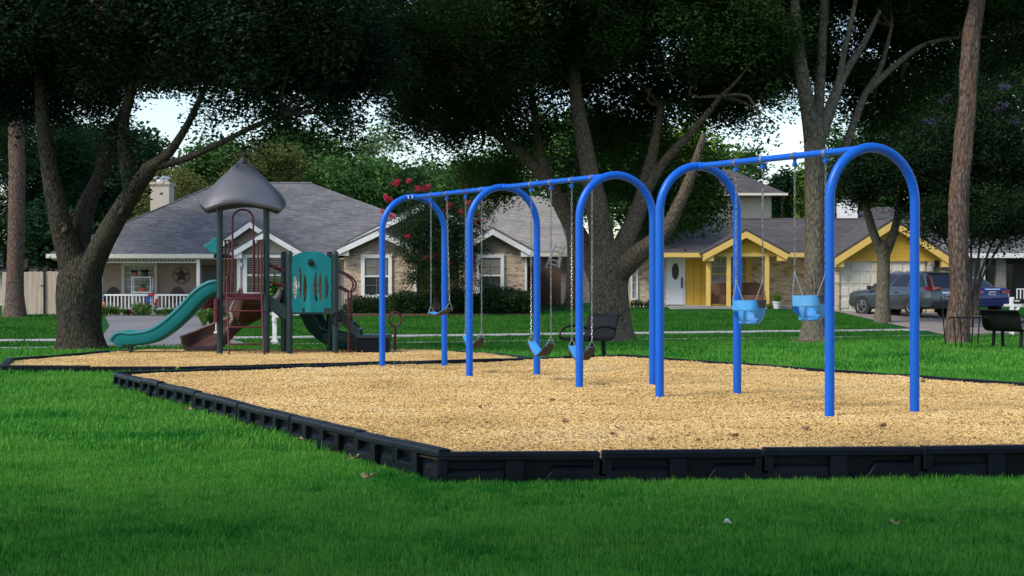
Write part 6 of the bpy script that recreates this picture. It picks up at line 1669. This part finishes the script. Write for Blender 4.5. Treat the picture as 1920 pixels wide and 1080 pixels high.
    for s_ in (-1, 1):
        if suv:
            quad('tail_light', lamp_red, [W(xr - 0.005, s_ * 0.86, 0.98), W(xr - 0.02, s_ * 0.40, 0.98), W(xr - 0.02, s_ * 0.42, 1.10), W(xr + 0.0, s_ * 0.86, 1.14)], 0.03)
            quad('tail_light', lamp_red, [W(xr + 0.0, s_ * 0.86, 1.10), W(xr + 0.02, s_ * 0.74, 1.10), W(xr + 0.22, s_ * 0.70, 1.55), W(xr + 0.22, s_ * 0.78, 1.55)], 0.03)
            quad('tail_light', lamp_red, [W(xr + 0.02, s_ * 0.895, 0.98), W(xr + 0.32, s_ * 0.915, 1.04), W(xr + 0.32, s_ * 0.915, 1.12), W(xr + 0.02, s_ * 0.895, 1.13)], 0.03)
            quad('reflector', lamp_red, [W(xr - 0.01, s_ * 0.80, 0.42), W(xr - 0.02, s_ * 0.56, 0.42), W(xr - 0.02, s_ * 0.56, 0.50), W(xr - 0.01, s_ * 0.80, 0.50)], 0.02)
        else:
            quad('tail_light', lamp_red, [W(xr + 0.02, s_ * 0.84, 0.78), W(xr - 0.03, s_ * 0.44, 0.80), W(xr - 0.03, s_ * 0.42, 0.90), W(xr + 0.02, s_ * 0.84, 0.93)], 0.04)
            quad('tail_light', lamp_red, [W(xr + 0.06, s_ * 0.865, 0.80), W(xr + 0.36, s_ * 0.90, 0.86), W(xr + 0.36, s_ * 0.90, 0.92), W(xr + 0.06, s_ * 0.865, 0.94)], 0.03)
        MB().box(W(xf0 - 0.28, s_ * (wb0 + 0.14), zb0 + 0.06), (0.16, 0.22, 0.16)).build('wing_mirror', paint if not suv else trim_b, rt, False, 0.04)
        for x in ((-0.55, 0.42) if suv else (-0.45, 0.5)):
            MB().bar(W(x, s_ * (st[4][1] + 0.012), zb0 - 0.12), W(x + 0.2, s_ * (st[4][1] + 0.012), zb0 - 0.12), 0.03, 0.03).build('door_handle', paint, rt)
    zp = 0.74 if suv else 0.80
    pl = quad('number_plate', plate_w, [W(xr - 0.03, 0.16, zp - 0.08), W(xr - 0.03, -0.16, zp - 0.08), W(xr - 0.02, -0.16, zp + 0.08), W(xr - 0.02, 0.16, zp + 0.08)], 0.02)
    for i in range(6):
        yy = 0.12 - i * 0.048
        quad('plate_mark', trim_b, [W(xr - 0.052, yy, zp - 0.035), W(xr - 0.052, yy - 0.026, zp - 0.035), W(xr - 0.045, yy - 0.026, zp + 0.035), W(xr - 0.045, yy, zp + 0.035)], 0.004, pl)
    quad('chrome_strip', chrome, [W(xr - 0.03, 0.36, zp + 0.13), W(xr - 0.03, -0.36, zp + 0.13), W(xr - 0.02, -0.36, zp + 0.18), W(xr - 0.02, 0.36, zp + 0.18)], 0.02)
    quad('bumper', trim_b if suv else paint, [W(xr - 0.04, 0.78, 0.30), W(xr - 0.04, -0.78, 0.30), W(xr - 0.05, -0.8, 0.52), W(xr - 0.05, 0.8, 0.52)], 0.04)
    if suv:
        quad('spoiler', paint, [W(xr1 - 0.10, 0.60, zr1 - 0.03), W(xr1 - 0.10, -0.60, zr1 - 0.03), W(xr1 + 0.3, -0.62, zr1 + 0.0), W(xr1 + 0.3, 0.62, zr1 + 0.0)], 0.03)
        quad('chrome_strip', chrome, [W(xr - 0.05, 0.76, 0.36), W(xr - 0.05, -0.76, 0.36), W(xr - 0.05, -0.76, 0.40), W(xr - 0.05, 0.76, 0.40)], 0.03)
    return rt
suv_st = [(-2.28, .80, .42, .95), (-2.22, .87, .32, 1.06), (-1.9, .92, .27, 1.09), (-1.0, .925, .24, 1.07), (0, .925, .24, 1.04), (1.0, .92, .24, 1.01), (1.35, .92, .25, 1.0), (1.9, .90, .27, .95), (2.15, .85, .3, .88), (2.29, .72, .38, .74)]
car('suv', 'grey SUV parked on the driveway in front of the yellow garage', 15.45, 67.3, (-0.55, 0.835), car_grey, suv_st, ((-2.20, 1.18, .86, 1.03), (-1.84, 0.22, .66, 1.69)), (-1.33, 1.36), 0.355, 1.69, -2.27, True)
sed_st = [(-2.42, .78, .40, .88), (-2.34, .86, .30, .99), (-1.9, .90, .25, 1.03), (-1.2, .91, .22, .98), (0, .91, .22, .93), (1.0, .90, .22, .90), (1.4, .90, .23, .88), (2.0, .88, .25, .80), (2.3, .82, .28, .72), (2.42, .70, .34, .62)]
car('sedan', 'blue sedan parked behind the leaning pine trunk', 18.25, 70.0, (-0.33, 0.944), car_blue, sed_st, ((-1.75, 1.35, .82, .93), (-0.95, 0.35, .60, 1.44)), (-1.40, 1.42), 0.33, 1.44, -2.41, False)

# ------------------------------------------------------------------ park furniture
def bench(label, X, Y, face, L):
    rt = root('park_bench', (X, Y, 0), label, 'bench', 'black metal park benches')
    f = Vector((face[0], face[1], 0)).normalized(); l = Vector((-f.y, f.x, 0))
    W = lambda d_, s_, z: Vector((X, Y, 0)) + f * d_ + l * s_ + Vector((0, 0, z))
    prof = [(-0.42, 0.88), (-0.35, 0.87), (-0.31, 0.80), (-0.285, 0.68), (-0.265, 0.56), (-0.22, 0.47), (-0.13, 0.43), (0.0, 0.425), (0.14, 0.445), (0.22, 0.445), (0.265, 0.415)]
    pp = smooth_path([(a, 0, b) for a, b in prof], 3); secs = []
    for i, p in enumerate(pp):
        t = (pp[min(i + 1, len(pp) - 1)] - pp[max(i - 1, 0)]).normalized(); n = Vector((-t.z, 0, t.x)) * 0.014
        secs.append([W(p.x + n.x, -L / 2, p.z + n.z), W(p.x + n.x, L / 2, p.z + n.z), W(p.x - n.x, L / 2, p.z - n.z), W(p.x - n.x, -L / 2, p.z - n.z)])
    n = len(secs); k = n * 5 // 10
    MB().loft(secs[:k + 1]).build('backrest', black_metal, rt, True)
    MB().loft(secs[k:]).build('seat', black_metal, rt, True)
    for s_ in (-1, 1):
        arm = [W(-0.27, s_ * L / 2, 0.62), W(-0.1, s_ * (L / 2 + 0.02), 0.67), W(0.12, s_ * (L / 2 + 0.02), 0.66), W(0.27, s_ * (L / 2 + 0.02), 0.58), W(0.30, s_ * L / 2, 0.46), W(0.20, s_ * L / 2, 0.43)]
        MB().tube(smooth_path(arm, 4), 0.022, 8).build('armrest', black_metal, rt, True)
        lg = MB(); lg.tube([W(-0.1, s_ * L * 0.36, 0.43), W(-0.12, s_ * L * 0.36, 0.0)], 0.04, 8); lg.build('leg', black_metal, rt, True)
        lg = MB(); lg.tube([W(0.14, s_ * L * 0.36, 0.43), W(0.16, s_ * L * 0.36, 0.0)], 0.04, 8); lg.build('leg', black_metal, rt, True)
        MB().bar(W(-0.22, s_ * L * 0.36, 0.015), W(0.24, s_ * L * 0.36, 0.015), 0.07, 0.03).build('foot', black_metal, rt)
    return rt
bench('black metal bench in front of the big forked tree', PX(1103, 31.6), 31.6, (-0.86, -0.5), 1.0)
bench('black metal bench cut off by the right edge, beside the pine', PX(1896, 37.2), 37.2, (0.9, 0.43), 1.2)
def mailbox_white(label, px, Y, zt, arm):
    X = PX(px, Y); z0 = ground_z(X, Y); rt = root('mailbox', (X, Y, z0), label, 'mailbox')
    MB().bx(X - 0.055, X + 0.055, Y - 0.055, Y + 0.055, z0 - 0.1, zt).build('post', white_trim, rt)
    return rt, X, z0
rt, X, z0 = mailbox_white('white mailbox on a thick white post seen under the play bridge', 515, 46.2, 0.62, 0)
ml = MB().lathe([(0.0, -0.24), (0.10, -0.24), (0.11, 0.2), (0.0, 0.22)], (X + 0.05, 46.2, 0.62), 12, 'Y').build('box', white_trim, rt, True)
MB().bx(X - 0.09, X + 0.09, 46.11, 46.29, z0 - 0.02, z0 + 0.38).build('post_sleeve', white_trim, rt)
MB().bx(X - 0.05, X + 0.05, 46.0, 46.3, 0.44, 0.52).build('bracket', white_trim, rt)
Ym = 55.5
X = PX(1897, Ym); z0 = ground_z(X, Ym); rt = root('mailbox', (X, Ym, z0), 'black numbered mailbox on a white braced post at the right edge', 'mailbox')
MB().bx(X - 0.06, X + 0.06, Ym - 0.06, Ym + 0.06, z0 - 0.1, PZ(557, Ym)).build('post', white_trim, rt)
MB().bx(PX(1883, Ym), PX(1915, Ym), Ym - 0.055, Ym + 0.055, PZ(574, Ym), PZ(570, Ym)).build('arm', white_trim, rt)
MB().bar((X + 0.02, Ym, PZ(592, Ym)), (PX(1911, Ym), Ym, PZ(574, Ym)), 0.08, 0.08).build('brace', white_trim, rt)
hs = [(PX(1898, Ym), PZ(570, Ym))]
bxm = MB().prism([(PX(1899, Ym), Ym - 0.10 + 0.20 * (0.5 + 0.5 * math.cos(a)) if False else Ym + 0.10 * math.cos(a), PZ(566, Ym) + 0.10 * math.sin(a) * (1 if math.sin(a) > 0 else 0.6)) for a in np.linspace(0, 2 * math.pi, 16, endpoint=False)], (0.52, 0, 0)).build('box', black_metal, rt, True)
for k, w_ in enumerate((0.026, 0.030, 0.016, 0.030)):                # worn, unreadable house number
    xx = PX(1900.6, Ym) + k * 0.042
    slab('number_mark', white_trim, bxm, xx, xx + w_, Ym - 0.104, Ym - 0.099, PZ(565.6, Ym), PZ(562.4, Ym))
# low black table by the pine
Yt = 37.4; X0, X1 = PX(1790, Yt), PX(1848, Yt)
rt = root('park_table', ((X0 + X1) / 2, Yt, 0), 'low black table on thin legs between the leaning pine and the bench', 'table')
MB().bx(X0 - 0.05, X1 + 0.02, Yt - 0.3, Yt + 0.3, 0.70, 0.73).build('tabletop', black_metal, rt, False, 0.01)
for x, s_ in ((X0 + 0.05, 1), (PX(1831, Yt), -1)):
    for y in (-0.25, 0.25): MB().tube([(x, Yt + y, 0.70), (x + s_ * 0.05, Yt + y, -0.02)], 0.014, 6).build('leg', black_metal, rt, True)
MB().tube([P(1764.5, 556, 38.6), (PX(1774, 38.6), 38.6, -0.03)], 0.015, 6).build('garden_stake', black_metal)
tag(scene.objects['garden_stake'], 'thin dark leaning stake in the grass left of the pine', 'stake')
# dark green utility post beside the left oak
X = PX(120, 46.8); rt = root('marker_post', (X, 46.8, ground_z(X, 46.8)), 'short dark green box post half hidden by the left oak trunk', 'post')
MB().bx(X - 0.10, X + 0.10, 46.7, 46.9, ground_z(X, 46.8) - 0.05, PZ(606, 46.8)).build('body', post_green, rt, False, 0.01)
MB().bx(X - 0.12, X + 0.12, 46.68, 46.92, PZ(606, 46.8), PZ(602, 46.8)).build('cap', post_green, rt, False, 0.01)

# ------------------------------------------------------------------ fallen leaves and litter
def fallen(label, px, py, s, mat=dry_leaf, z=None, fz=None):
    h = 0.05 if z is None else z
    Y = (CAMZ - h) * F / (py - HZ); X = PX(px, Y)
    if fz: h = fz(X, Y) + 0.02
    n = 12; ph = rng.uniform(0, 6); m = MB()
    vs = [(X, Y, h + 0.012)]
    for ring in (0.5, 1.0):
        for i in range(n):
            a = 2 * math.pi * i / n
            r_ = 0.75 * s * ring * ((1.0 if i % 2 == 0 else 0.7) if ring == 1 else 1.0) * rng.uniform(0.8, 1.2)
            vs.append((X + r_ * math.cos(a) * 1.2, Y + r_ * math.sin(a), h + 0.006 + s * (0.35 * math.sin(a * 2 + ph) + 0.45) * ring + rng.uniform(0, 0.25) * s))
    m.add(vs, [(0, 1 + i, 1 + (i + 1) % n) for i in range(n)] + [(1 + i, 1 + n + i, 1 + n + (i + 1) % n, 1 + (i + 1) % n) for i in range(n)])
    o = m.build('fallen_leaf' if mat is dry_leaf else 'litter', mat)
    so = o.modifiers.new('solid', 'SOLIDIFY'); so.thickness = 0.002
    tag(o, label, 'leaf' if mat is dry_leaf else 'litter', 'dry leaves lying about' if mat is dry_leaf else None)
fallen('crumpled white scrap of paper on the foreground grass', 1364, 984, 0.028, white_paper)
fallen('pale dry leaf lying against the left border in the grass', 354, 772, 0.05)
fallen('brown dry leaf on the grass close to the border corner', 690, 901, 0.06)
fallen('pale dry leaf on the grass just above the brown one near the corner', 664, 864, 0.06)
fallen('small dry leaf on the grass by the middle of the left border', 562, 828, 0.04)
fallen('small dark dry leaf on the foreground grass at right', 1681, 987, 0.04)
for k, (lx, ly, s) in enumerate([(1375, 829, .05), (1655, 808, .05), (1510, 811, .04), (1160, 812, .04), (1150, 823, .04), (1035, 760, .04), (1060, 797, .05), (1220, 833, .03), (1310, 834, .03), (1730, 721, .05), (1900, 800, .04), (900, 770, .03)]):
    w_ = ['right of the nearest leg, largest', 'between the legs of the foremost arch', 'left of the foremost arch leg', 'nearest the front border joint', 'just above the front border, left', 'in the middle of the bed', 'left of centre near the front', 'near the front edge, small', 'at the front edge, tiny', 'near the back right border', 'close to the right picture edge', 'near the left border'][k]
    fallen('brown leaf on the mulch ' + w_, lx, ly, s, z=0.2, fz=mulch_z1)
